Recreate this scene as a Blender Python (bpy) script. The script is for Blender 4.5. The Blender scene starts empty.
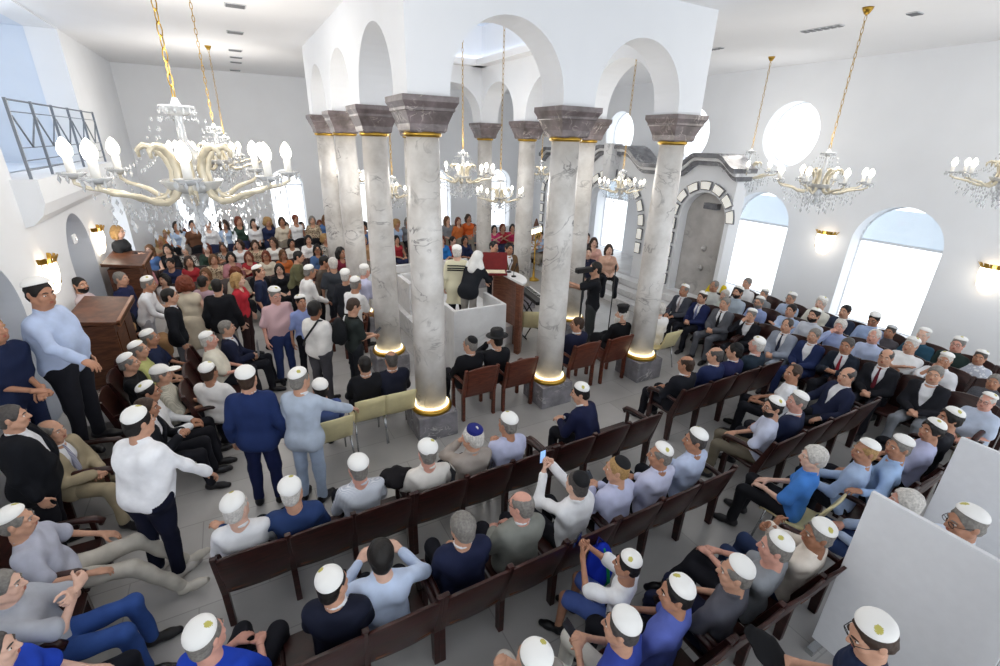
import bpy, math, random
import numpy as np
from mathutils import Vector, Matrix
random.seed(7)
SC = bpy.context.scene
COL = SC.collection
PI = math.pi
def R(d): return math.radians(d)

# ------------------------------------------------------------------ camera model (image taken as 1000 x 666)
F_PX, PITCH, ROLL, YAW = 466.092, 0.388707, -0.0286156, 0.510647
DU, DV = 2.11243, 2.21871            # bays of the colonnade
_u = np.array([math.cos(YAW), math.sin(YAW), 0.0]); _v = np.array([-math.sin(YAW), math.cos(YAW), 0.0])
_F = np.array([0, math.cos(PITCH), -math.sin(PITCH)]); _R0 = np.array([1.0, 0, 0]); _D0 = np.array([0, -math.sin(PITCH), -math.cos(PITCH)])
_R = _R0*math.cos(ROLL)+_D0*math.sin(ROLL); _D = -_R0*math.sin(ROLL)+_D0*math.cos(ROLL)
def _uv(a): return np.array([a@_u, a@_v, a[2]])
CF, CR, CD = _uv(_F), _uv(_R), _uv(_D)
CAM = np.array([0.998342*_u[0]-6.065738*_u[1], 0.998342*_v[0]-6.065738*_v[1], 4.1])
def ray(px, py):
    return CF + CR*((px-500)/F_PX) + CD*((py-333)/F_PX)
def onZ(px, py, z):
    d = ray(px, py); return CAM + d*((z-CAM[2])/d[2])
def onX(px, py, x):
    d = ray(px, py); return CAM + d*((x-CAM[0])/d[0])
def onY(px, py, y):
    d = ray(px, py); return CAM + d*((y-CAM[1])/d[1])
def atD(px, py, dd): return CAM + ray(px, py)*dd

cam = bpy.data.cameras.new('camera'); camo = bpy.data.objects.new('camera', cam); COL.objects.link(camo)
cam.sensor_width = 36; cam.lens = F_PX/1000*36; cam.clip_start = 0.05; cam.clip_end = 200
M = Matrix(((CR[0], -CD[0], -CF[0], CAM[0]), (CR[1], -CD[1], -CF[1], CAM[1]), (CR[2], -CD[2], -CF[2], CAM[2]), (0, 0, 0, 1)))
camo.matrix_world = M
SC.camera = camo

# ------------------------------------------------------------------ object helpers
def tag(o, label=None, cat=None, group=None, kind=None):
    if label: o['label'] = label
    if cat: o['category'] = cat
    if group: o['group'] = group
    if kind: o['kind'] = kind
    return o
def empty(name, loc=(0, 0, 0), rz=0.0, label=None, cat=None, group=None):
    o = bpy.data.objects.new(name, None); COL.objects.link(o)
    o.location = loc; o.rotation_euler = (0, 0, rz); o.empty_display_size = 0.1
    return tag(o, label, cat, group)
def link(name, me, parent=None, mats=None, loc=None, rot=None):
    o = bpy.data.objects.new(name, me); COL.objects.link(o)
    if parent: o.parent = parent
    if loc is not None: o.location = loc
    if rot is not None: o.rotation_euler = rot
    if mats is not None:
        for i, m in enumerate(mats):
            if i < len(o.material_slots):
                o.material_slots[i].link = 'OBJECT'; o.material_slots[i].material = m
    return o
def mesh(name, V, Fc, smooth=True, nmat=1, mi=None, mats=None):
    me = bpy.data.meshes.new(name)
    me.from_pydata([tuple(map(float, v)) for v in V], [], [tuple(int(i) for i in f) for f in Fc])
    if mats:
        for m in mats: me.materials.append(m)
    else:
        for i in range(nmat): me.materials.append(None)
    if smooth: me.polygons.foreach_set('use_smooth', [True]*len(me.polygons))
    if mi is not None: me.polygons.foreach_set('material_index', [int(i) for i in mi])
    me.update()
    return me
class MB:
    """collects boxes, tubes, lathes and grids; build() links them as ONE mesh object"""
    def __init__(s): s.v = []; s.f = []; s.m = []; s.sm = []
    def add(s, V, Fc, m=0, smooth=False):
        b = len(s.v); s.v += [tuple(map(float, p)) for p in V]
        for f in Fc: s.f.append(tuple(i+b for i in f)); s.m.append(m); s.sm.append(smooth)
        return s
    def box(s, a, b, m=0, bev=0.0, mat=None):
        x0, y0, z0 = a; x1, y1, z1 = b
        x0, x1 = min(x0, x1), max(x0, x1); y0, y1 = min(y0, y1), max(y0, y1); z0, z1 = min(z0, z1), max(z0, z1)
        if bev > 0:
            e = min(bev, (x1-x0)/2.1, (y1-y0)/2.1, (z1-z0)/2.1)
            V = []
            for z, i in ((z0, e), (z0+e, 0), (z1-e, 0), (z1, e)):
                c = e if i == 0 else e*1.0
                k = i
                V += [(x0+k+0*c, y0+k+e-k, z), (x0+k+e-k, y0+k, z), (x1-k-e+k, y0+k, z), (x1-k, y0+k+e-k, z), (x1-k, y1-k-e+k, z), (x1-k-e+k, y1-k, z), (x0+k+e-k, y1-k, z), (x0+k, y1-k-e+k, z)]
            Fc = [tuple(range(7, -1, -1)), tuple(range(24, 32))]
            for r in range(3):
                for i in range(8):
                    j = (i+1) % 8; Fc.append((r*8+i, r*8+j, r*8+8+j, r*8+8+i))
        else:
            V = [(x0, y0, z0), (x1, y0, z0), (x1, y1, z0), (x0, y1, z0), (x0, y0, z1), (x1, y0, z1), (x1, y1, z1), (x0, y1, z1)]
            Fc = [(3, 2, 1, 0), (4, 5, 6, 7), (0, 1, 5, 4), (1, 2, 6, 5), (2, 3, 7, 6), (3, 0, 4, 7)]
        if mat is not None: V = [mat @ Vector(p) for p in V]
        return s.add(V, Fc, m)
    def tube(s, pts, rad, n=8, m=0, cap=True, closed=False):
        pts = [Vector(p) for p in pts]; N = len(pts)
        if not hasattr(rad, '__len__'): rad = [rad]*N
        V = []; Fc = []; up = None
        for i, p in enumerate(pts):
            a = pts[(i-1) % N] if (closed or i > 0) else p; b = pts[(i+1) % N] if (closed or i < N-1) else p
            t = (b-a).normalized()
            if up is None:
                up = Vector((0, 0, 1)) if abs(t.z) < 0.9 else Vector((1, 0, 0))
            x = (up - t*up.dot(t))
            if x.length < 1e-6: x = t.orthogonal()
            x.normalize(); up = x; y = t.cross(x)
            for k in range(n):
                an = 2*PI*k/n; V.append(p + (x*math.cos(an)+y*math.sin(an))*rad[i])
        for i in range(N if closed else N-1):
            for k in range(n):
                j = (i+1) % N; Fc.append((i*n+k, i*n+(k+1) % n, j*n+(k+1) % n, j*n+k))
        if cap and not closed:
            Fc.append(tuple(range(n-1, -1, -1))); Fc.append(tuple(range((N-1)*n, N*n)))
        return s.add(V, Fc, m, True)
    def lathe(s, prof, n=24, m=0, c=(0, 0, 0), mat=None, cap=True):
        V = []; Fc = []
        for r, z in prof:
            for k in range(n):
                an = 2*PI*k/n; p = Vector((c[0]+r*math.cos(an), c[1]+r*math.sin(an), c[2]+z))
                V.append(mat @ p if mat is not None else p)
        for i in range(len(prof)-1):
            for k in range(n): Fc.append((i*n+k, i*n+(k+1) % n, (i+1)*n+(k+1) % n, (i+1)*n+k))
        if cap:
            Fc.append(tuple(range(n-1, -1, -1))); Fc.append(tuple(range((len(prof)-1)*n, len(prof)*n)))
        return s.add(V, Fc, m, True)
    def prism(s, poly, ax, t0, t1, m=0, smooth=False, mat=None):
        """poly: 2-D outline (ccw) extruded along axis ax ('x': poly in y,z; 'y': poly in x,z; 'z': poly in x,y)"""
        def P(a, b, t): return {'x': (t, a, b), 'y': (a, t, b), 'z': (a, b, t)}[ax]
        n = len(poly); V = [P(a, b, t0) for a, b in poly]+[P(a, b, t1) for a, b in poly]
        if mat is not None: V = [mat @ Vector(p) for p in V]
        Fc = [tuple(range(n-1, -1, -1)), tuple(range(n, 2*n))]+[(i, (i+1) % n, n+(i+1) % n, n+i) for i in range(n)]
        return s.add(V, Fc, m, smooth)
    def build(s, name, mats, parent=None, loc=None, rz=None, bevel=0.0, autos=True):
        if not isinstance(mats, (list, tuple)): mats = [mats]
        me = bpy.data.meshes.new(name); me.from_pydata(s.v, [], s.f)
        for m in mats: me.materials.append(m)
        me.polygons.foreach_set('material_index', s.m); me.polygons.foreach_set('use_smooth', s.sm)
        me.validate(); me.update()
        import bmesh
        b = bmesh.new(); b.from_mesh(me); bmesh.ops.recalc_face_normals(b, faces=b.faces); b.to_mesh(me); b.free()
        o = bpy.data.objects.new(name, me); COL.objects.link(o)
        if parent: o.parent = parent
        if loc is not None: o.location = loc
        if rz is not None: o.rotation_euler = (0, 0, rz)
        if bevel:
            md = o.modifiers.new('edge', 'BEVEL'); md.width = bevel; md.segments = 2; md.limit_method = 'ANGLE'
        return o
def copy_tree(o, parent=None):
    c = o.copy(); COL.objects.link(c); c.parent = parent
    for ch in list(o.children): copy_tree(ch, c)
    return c

# ------------------------------------------------------------------ materials
def lin(c):
    if isinstance(c, str):
        c = c.lstrip('#'); c = [int(c[i:i+2], 16)/255 for i in (0, 2, 4)]
    return tuple((x/12.92 if x <= 0.04045 else ((x+0.055)/1.055)**2.4) for x in c)+(1.0,)
_M = {}
def base(name):
    m = bpy.data.materials.new(name); m.use_nodes = True; nt = m.node_tree
    b = nt.nodes['Principled BSDF']; return m, nt, b
def N(nt, t, **kw):
    n = nt.nodes.new(t)
    for k, v in kw.items():
        if k in n.inputs: n.inputs[k].default_value = v
        else: setattr(n, k, v)
    return n
def plain(col, rough=0.6, metal=0.0, noise=0.06, scale=14, spec=0.4, name=None, bump=0.0, emis=None, trans=0.0):
    key = ('p', str(col), rough, metal, noise, scale, spec, bump, emis, trans)
    if key in _M: return _M[key]
    m, nt, b = base(name or 'surface'); c = lin(col)
    b.inputs['Roughness'].default_value = rough; b.inputs['Metallic'].default_value = metal
    b.inputs['Specular IOR Level'].default_value = spec
    if trans: b.inputs['Transmission Weight'].default_value = trans
    tc = N(nt, 'ShaderNodeTexCoord'); nz = N(nt, 'ShaderNodeTexNoise', Scale=scale, Detail=3.0)
    nt.links.new(tc.outputs['Object'], nz.inputs['Vector'])
    if noise:
        rp = N(nt, 'ShaderNodeValToRGB'); k = noise
        rp.color_ramp.elements[0].position = 0.3; rp.color_ramp.elements[1].position = 0.7
        rp.color_ramp.elements[0].color = tuple(max(0, x*(1-k)) for x in c[:3])+(1,); rp.color_ramp.elements[1].color = tuple(min(1, x*(1+k)) for x in c[:3])+(1,)
        nt.links.new(nz.outputs['Fac'], rp.inputs['Fac']); nt.links.new(rp.outputs['Color'], b.inputs['Base Color'])
    else: b.inputs['Base Color'].default_value = c
    if bump:
        bp = N(nt, 'ShaderNodeBump', Strength=bump, Distance=0.01); nt.links.new(nz.outputs['Fac'], bp.inputs['Height']); nt.links.new(bp.outputs['Normal'], b.inputs['Normal'])
    if emis: b.inputs['Emission Color'].default_value = lin(emis[0]); b.inputs['Emission Strength'].default_value = emis[1]
    _M[key] = m
    return m
def cloth(col, pat=None, col2=None, sc=60):
    """woven cloth; pat: None, 'stripe', 'check', 'print'"""
    key = ('c', col, pat, col2, sc)
    if key in _M: return _M[key]
    if pat is None:
        m = plain(col, rough=0.85, noise=0.10, scale=9, spec=0.2, name='cloth'); _M[key] = m; return m
    m, nt, b = base('patterned_cloth'); b.inputs['Roughness'].default_value = 0.85; b.inputs['Specular IOR Level'].default_value = 0.2
    tc = N(nt, 'ShaderNodeTexCoord')
    mx = N(nt, 'ShaderNodeMix', data_type='RGBA'); mx.inputs[6].default_value = lin(col); mx.inputs[7].default_value = lin(col2)
    if pat == 'stripe':
        w = N(nt, 'ShaderNodeTexWave', Scale=sc/6.28); w.bands_direction = 'X'; nt.links.new(tc.outputs['Object'], w.inputs['Vector'])
        nt.links.new(w.outputs['Fac'], mx.inputs[0])
    elif pat == 'hstripe':
        w = N(nt, 'ShaderNodeTexWave', Scale=sc/6.28); w.bands_direction = 'Z'; nt.links.new(tc.outputs['Object'], w.inputs['Vector'])
        nt.links.new(w.outputs['Fac'], mx.inputs[0])
    elif pat == 'check':
        a = N(nt, 'ShaderNodeTexWave', Scale=sc/6.28); a.bands_direction = 'X'; c = N(nt, 'ShaderNodeTexWave', Scale=sc/6.28); c.bands_direction = 'Z'
        for w in (a, c): nt.links.new(tc.outputs['Object'], w.inputs['Vector'])
        mm = N(nt, 'ShaderNodeMath', operation='MULTIPLY'); nt.links.new(a.outputs['Fac'], mm.inputs[0]); nt.links.new(c.outputs['Fac'], mm.inputs[1])
        rp = N(nt, 'ShaderNodeMath', operation='POWER'); rp.inputs[1].default_value = 0.6; nt.links.new(mm.outputs[0], rp.inputs[0]); nt.links.new(rp.outputs[0], mx.inputs[0])
    else:
        v = N(nt, 'ShaderNodeTexVoronoi', Scale=sc*0.35); nt.links.new(tc.outputs['Object'], v.inputs['Vector'])
        rp = N(nt, 'ShaderNodeMath', operation='GREATER_THAN'); rp.inputs[1].default_value = 0.42; nt.links.new(v.outputs['Distance'], rp.inputs[0]); nt.links.new(rp.outputs[0], mx.inputs[0])
    nt.links.new(mx.outputs[2], b.inputs['Base Color'])
    _M[key] = m
    return m
def skin(col): return plain(col, rough=0.5, noise=0.08, scale=18, spec=0.35, name='skin')
def hairm(col): return plain(col, rough=0.55, noise=0.25, scale=60, spec=0.35, name='hair', bump=0.3)
def emit(col, s, name='glow'):
    key = ('e', str(col), s)
    if key in _M: return _M[key]
    m, nt, b = base(name); b.inputs['Base Color'].default_value = lin(col); b.inputs['Emission Color'].default_value = lin(col); b.inputs['Emission Strength'].default_value = s
    _M[key] = m; return m
def marble(c0, c1, vein, scale=1.6, rough=0.25, name='marble', w=0.035, patch=0.0):
    m, nt, b = base(name); b.inputs['Roughness'].default_value = rough
    tc = N(nt, 'ShaderNodeTexCoord'); g = N(nt, 'ShaderNodeNewGeometry')
    nz = N(nt, 'ShaderNodeTexNoise', Scale=scale*0.9, Detail=6.0, Roughness=0.6); nt.links.new(g.outputs['Position'], nz.inputs['Vector'])
    rp = N(nt, 'ShaderNodeValToRGB'); rp.color_ramp.elements[0].color = lin(c0); rp.color_ramp.elements[1].color = lin(c1)
    rp.color_ramp.elements[0].position = 0.36; rp.color_ramp.elements[1].position = 0.66
    nt.links.new(nz.outputs['Fac'], rp.inputs['Fac'])
    n2 = N(nt, 'ShaderNodeTexNoise', Scale=scale, Detail=5.0, Distortion=1.2); mp = N(nt, 'ShaderNodeMapping'); mp.inputs['Location'].default_value = (3.1, 7.7, 1.3); mp.inputs['Scale'].default_value = (1, 1, 1.5)
    nt.links.new(g.outputs['Position'], mp.inputs['Vector']); nt.links.new(mp.outputs['Vector'], n2.inputs['Vector'])
    s = N(nt, 'ShaderNodeMath', operation='SUBTRACT'); s.inputs[1].default_value = 0.5; nt.links.new(n2.outputs['Fac'], s.inputs[0])
    a = N(nt, 'ShaderNodeMath', operation='ABSOLUTE'); nt.links.new(s.outputs[0], a.inputs[0])
    l = N(nt, 'ShaderNodeMapRange'); l.inputs['From Min'].default_value = 0; l.inputs['From Max'].default_value = w; l.inputs['To Min'].default_value = 1; l.inputs['To Max'].default_value = 0
    nt.links.new(a.outputs[0], l.inputs['Value'])
    n3 = N(nt, 'ShaderNodeTexNoise', Scale=scale*0.7, Detail=2.0); nt.links.new(mp.outputs['Vector'], n3.inputs['Vector'])
    l3 = N(nt, 'ShaderNodeMapRange'); l3.inputs['From Min'].default_value = 0.5; l3.inputs['From Max'].default_value = 0.7; nt.links.new(n3.outputs['Fac'], l3.inputs['Value'])
    mu = N(nt, 'ShaderNodeMath', operation='MULTIPLY'); nt.links.new(l.outputs[0], mu.inputs[0]); nt.links.new(l3.outputs[0], mu.inputs[1])
    mx = N(nt, 'ShaderNodeMix', data_type='RGBA'); mx.inputs[7].default_value = lin(vein); nt.links.new(rp.outputs['Color'], mx.inputs[6]); nt.links.new(mu.outputs[0], mx.inputs[0])
    nt.links.new(mx.outputs[2], b.inputs['Base Color'])
    return m
def wood(c0, c1, scale=6, rough=0.35, name='wood', spec=0.4):
    key = ('w', c0, c1, scale, rough)
    if key in _M: return _M[key]
    m, nt, b = base(name); b.inputs['Roughness'].default_value = rough; b.inputs['Specular IOR Level'].default_value = spec
    tc = N(nt, 'ShaderNodeTexCoord'); mp = N(nt, 'ShaderNodeMapping'); mp.inputs['Scale'].default_value = (1, 1, 6)
    nt.links.new(tc.outputs['Object'], mp.inputs['Vector'])
    nz = N(nt, 'ShaderNodeTexNoise', Scale=scale, Detail=4.0, Distortion=0.6); nt.links.new(mp.outputs['Vector'], nz.inputs['Vector'])
    rp = N(nt, 'ShaderNodeValToRGB'); rp.color_ramp.elements[0].color = lin(c0); rp.color_ramp.elements[1].color = lin(c1)
    rp.color_ramp.elements[0].position = 0.35; rp.color_ramp.elements[1].position = 0.7
    nt.links.new(nz.outputs['Fac'], rp.inputs['Fac']); nt.links.new(rp.outputs['Color'], b.inputs['Base Color'])
    _M[key] = m; return m
WALL = plain('#eceef1', rough=0.8, noise=0.015, scale=1.5, spec=0.2, name='white_plaster')
WALLB = plain('#dbe4f0', rough=0.8, noise=0.02, scale=1.5, spec=0.2, name='pale_blue_plaster')
CEIL = plain('#f1f1f2', rough=0.85, noise=0.01, scale=1.0, spec=0.2, name='ceiling_paint')
GOLD = plain('#b8933f', rough=0.3, metal=0.9, noise=0.05, name='brass')
CHROME = plain('#b9bbbd', rough=0.25, metal=0.9, noise=0.03, name='chrome')
STEEL = plain('#55595f', rough=0.4, metal=0.6, noise=0.05, name='grey_steel')
BLACK = plain('#15161a', rough=0.5, noise=0.1, name='black_plastic')
SHAFT = marble('#bcb7b1', '#e0ddd9', '#6d6a68', scale=2.2, rough=0.3, name='pale_column_marble', w=0.03)
CAPM = marble('#5c5351', '#85797a', '#cfc4bc', scale=5.0, rough=0.3, name='brown_grey_marble', w=0.035)
PLIN = marble('#77757a', '#97949a', '#d8d5d2', scale=4.0, rough=0.25, name='grey_plinth_marble', w=0.03)
WMAR = marble('#d3d3d4', '#eaebec', '#a9abb0', scale=1.6, rough=0.35, name='white_marble', w=0.03)
GMAR = marble('#a9a6a3', '#c9c6c3', '#7d7a78', scale=1.3, rough=0.3, name='grey_niche_marble', w=0.05)
DMAR = marble('#5a5b60', '#87888d', '#c9c9c9', scale=3.5, rough=0.25, name='dark_grey_marble', w=0.03)
PEW = wood('#22100f', '#3d1d19', name='dark_mahogany', rough=0.32)
CHAIRW = wood('#4a2218', '#6e3826', name='red_brown_wood', rough=0.35)
PODW = wood('#4b2c1e', '#6d452f', name='brown_wood', rough=0.4)
CREAM = plain('#d8cd9f', rough=0.5, noise=0.05, name='cream_shell')
# ------------------------------------------------------------------ implicit surfaces -> meshes
class Field:
    def __init__(s, lo, hi, h):
        s.lo = np.array(lo, float); s.h = h
        s.n = np.maximum(np.ceil((np.array(hi)-s.lo)/h).astype(int)+1, 3)
        s.v = np.full(s.n, 0.3, np.float32)
        s.ax = [(s.lo[i]+h*np.arange(s.n[i])).astype(np.float32) for i in range(3)]
    def _sub(s, lo, hi):
        a = np.clip(np.floor((np.array(lo)-s.lo)/s.h).astype(int), 0, s.n); b = np.clip(np.ceil((np.array(hi)-s.lo)/s.h).astype(int)+1, 0, s.n)
        if (b <= a).any(): return None
        sl = tuple(slice(a[i], b[i]) for i in range(3))
        X = s.ax[0][sl[0]][:, None, None]; Y = s.ax[1][sl[1]][None, :, None]; Z = s.ax[2][sl[2]][None, None, :]
        return sl, X, Y, Z
    def _mix(s, sl, d, k, op):
        a = s.v[sl]
        if op == 'cut': d = -d
        if k <= 0:
            r = np.minimum(a, d) if op == 'add' else np.maximum(a, d)
        elif op == 'add':
            h = np.clip(0.5+0.5*(a-d)/k, 0, 1); r = a*(1-h)+d*h-k*h*(1-h)
        else:
            h = np.clip(0.5-0.5*(a-d)/k, 0, 1); r = a*(1-h)+d*h+k*h*(1-h)
        s.v[sl] = r
    def cap(s, a, b, ra, rb=None, k=0.03, op='add', sy=1.0):
        rb = ra if rb is None else rb
        a = np.array(a, float); b = np.array(b, float); m = max(ra, rb)+k+2*s.h
        g = s._sub(np.minimum(a, b)-m, np.maximum(a, b)+m)
        if g is None: return s
        sl, X, Y, Z = g; ba = b-a; L = max(float(ba@ba), 1e-9)
        px, py, pz = X-a[0], Y-a[1], Z-a[2]
        t = np.clip((px*ba[0]+py*ba[1]+pz*ba[2])/L, 0, 1)
        d = np.sqrt((px-t*ba[0])**2+((py-t*ba[1])/sy)**2+(pz-t*ba[2])**2)-(ra+(rb-ra)*t)
        s._mix(sl, d.astype(np.float32), k, op); return s
    def ell(s, c, r, rot=None, k=0.02, op='add'):
        c = np.array(c, float); r = np.array(r, float); m = r.max()+k+2*s.h
        g = s._sub(c-m, c+m)
        if g is None: return s
        sl, X, Y, Z = g; px, py, pz = X-c[0], Y-c[1], Z-c[2]
        if rot is not None:
            q = [rot[0][i]*px+rot[1][i]*py+rot[2][i]*pz for i in range(3)]   # rot columns are the local axes
        else: q = [px, py, pz]
        k0 = np.sqrt((q[0]/r[0])**2+(q[1]/r[1])**2+(q[2]/r[2])**2); k1 = np.sqrt((q[0]/r[0]**2)**2+(q[1]/r[1]**2)**2+(q[2]/r[2]**2)**2)+1e-9
        d = k0*(k0-1)/k1
        s._mix(sl, d.astype(np.float32), k, op); return s
    def half(s, n, c, k=0.0):
        """keep the side where n.p < c"""
        d = n[0]*s.ax[0][:, None, None]+n[1]*s.ax[1][None, :, None]+n[2]*s.ax[2][None, None, :]-c
        s._mix((slice(None),)*3, (-d).astype(np.float32), k, 'cut'); return s
    def fold(s, amp, seed, fq=16.0):
        X = s.ax[0][:, None, None]; Y = s.ax[1][None, :, None]; Z = s.ax[2][None, None, :]
        s.v += (amp*np.sin(fq*(X*0.9+Z*0.8)+seed)*np.sin(fq*(Y*0.8-Z*0.7)+seed*1.7)+amp*0.6*np.sin(fq*2.1*(X*0.6-Y+Z*0.5)+seed*2.3)).astype(np.float32); return s
    def mesh(s):
        v = s.v.copy()
        for i in range(3):
            sl = [slice(None)]*3
            sl[i] = 0; v[tuple(sl)] = np.abs(v[tuple(sl)])+1e-3; sl[i] = -1; v[tuple(sl)] = np.abs(v[tuple(sl)])+1e-3
        S = v < 0; n = np.array(v.shape); cs = n-1
        idx = []; pos = []; edges = []
        for ax in range(3):
            a = [slice(None)]*3; b = [slice(None)]*3; a[ax] = slice(0, -1); b[ax] = slice(1, None)
            c = S[tuple(a)] != S[tuple(b)]
            I = np.array(np.nonzero(c)).T
            if len(I) == 0: continue
            v0 = v[tuple(a)][c]; v1 = v[tuple(b)][c]; t = v0/(v0-v1)
            P = I.astype(float); P[:, ax] += t
            o1, o2 = [(1, 2), (2, 0), (0, 1)][ax]
            cells = []
            for d1, d2 in ((0, 0), (1, 0), (1, 1), (0, 1)):
                J = I.copy(); J[:, o1] -= d1; J[:, o2] -= d2
                J = np.clip(J, 0, cs-1); cells.append((J[:, 0]*cs[1]+J[:, 1])*cs[2]+J[:, 2])
            for q in cells: idx.append(q); pos.append(P)
            flip = v0 < 0
            Q = np.stack(cells, 1); Q[~flip] = Q[~flip][:, ::-1]
            edges.append(Q)
        if not idx: return np.zeros((0, 3)), np.zeros((0, 4), int)
        idx = np.concatenate(idx); pos = np.concatenate(pos)
        u, inv = np.unique(idx, return_inverse=True)
        cnt = np.bincount(inv); V = np.stack([np.bincount(inv, pos[:, i])/cnt for i in range(3)], 1)
        E = np.concatenate(edges); F = np.searchsorted(u, E)
        return V*s.h+s.lo, F[:, ::-1]
def npmesh(name, parts, nmat=1, smooth=True):
    """parts: list of (V, F, matindex); quads or tris"""
    V = np.concatenate([p[0] for p in parts]) if parts else np.zeros((0, 3))
    me = bpy.data.meshes.new(name)
    loops = []; starts = []; tot = []; mi = []; base_ = 0; pos = 0
    for v, f, m in parts:
        f = np.asarray(f, int)
        if len(f):
            k = f.shape[1]; loops.append((f+base_).ravel()); starts.append(pos+k*np.arange(len(f))); tot.append(np.full(len(f), k)); mi.append(np.full(len(f), m)); pos += k*len(f)
        base_ += len(v)
    me.vertices.add(len(V)); me.vertices.foreach_set('co', V.astype(np.float32).ravel())
    if loops:
        L = np.concatenate(loops); st = np.concatenate(starts); mi = np.concatenate(mi)
        me.loops.add(len(L)); me.loops.foreach_set('vertex_index', L.astype(np.int32))
        me.polygons.add(len(st)); me.polygons.foreach_set('loop_start', st.astype(np.int32))
    for i in range(nmat): me.materials.append(None)
    if loops:
        me.polygons.foreach_set('material_index', mi.astype(np.int32)); me.polygons.foreach_set('use_smooth', np.ones(len(st), bool))
    me.update(calc_edges=True); me.validate()
    return me
def ball(c, r, n=8, m=6, sc=(1, 1, 1)):
    V = [];
    for i in range(m+1):
        th = PI*i/m
        for k in range(n):
            ph = 2*PI*k/n; V.append((c[0]+r*sc[0]*math.sin(th)*math.cos(ph), c[1]+r*sc[1]*math.sin(th)*math.sin(ph), c[2]+r*sc[2]*math.cos(th)))
    F = [(i*n+k, (i+1)*n+k, (i+1)*n+(k+1) % n, i*n+(k+1) % n) for i in range(m) for k in range(n)]
    return np.array(V), np.array(F)
def tube_np(pts, rad, n=6):
    b = MB(); b.tube(pts, rad, n, cap=False); return np.array(b.v), np.array(b.f)
# ------------------------------------------------------------------ people
def V3(*a): return np.array(a, float)
def unit(a): return a/(np.linalg.norm(a)+1e-9)
def rot_zx(yaw, pitch, roll=0.0):
    """head axes as columns: yaw about z (left positive), pitch nods down"""
    cy, sy = math.cos(yaw), math.sin(yaw); cp, sp = math.cos(pitch), math.sin(pitch); cr, sr = math.cos(roll), math.sin(roll)
    Rz = np.array([[cy, -sy, 0], [sy, cy, 0], [0, 0, 1]]); Rx = np.array([[1, 0, 0], [0, cp, sp], [0, -sp, cp]]); Ry = np.array([[cr, 0, sr], [0, 1, 0], [-sr, 0, cr]])
    return Rz@Rx@Ry
def ik(sh, wr, hint, l1, l2):
    d = wr-sh; L = np.linalg.norm(d); L2 = min(L, (l1+l2)*0.995); d = d/L; wr = sh+d*L2
    a = (l1*l1-l2*l2+L2*L2)/(2*L2); h = math.sqrt(max(l1*l1-a*a, 0)); hp = hint-d*(hint@d); hp = unit(hp)
    return sh+d*a+hp*h, wr
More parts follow.
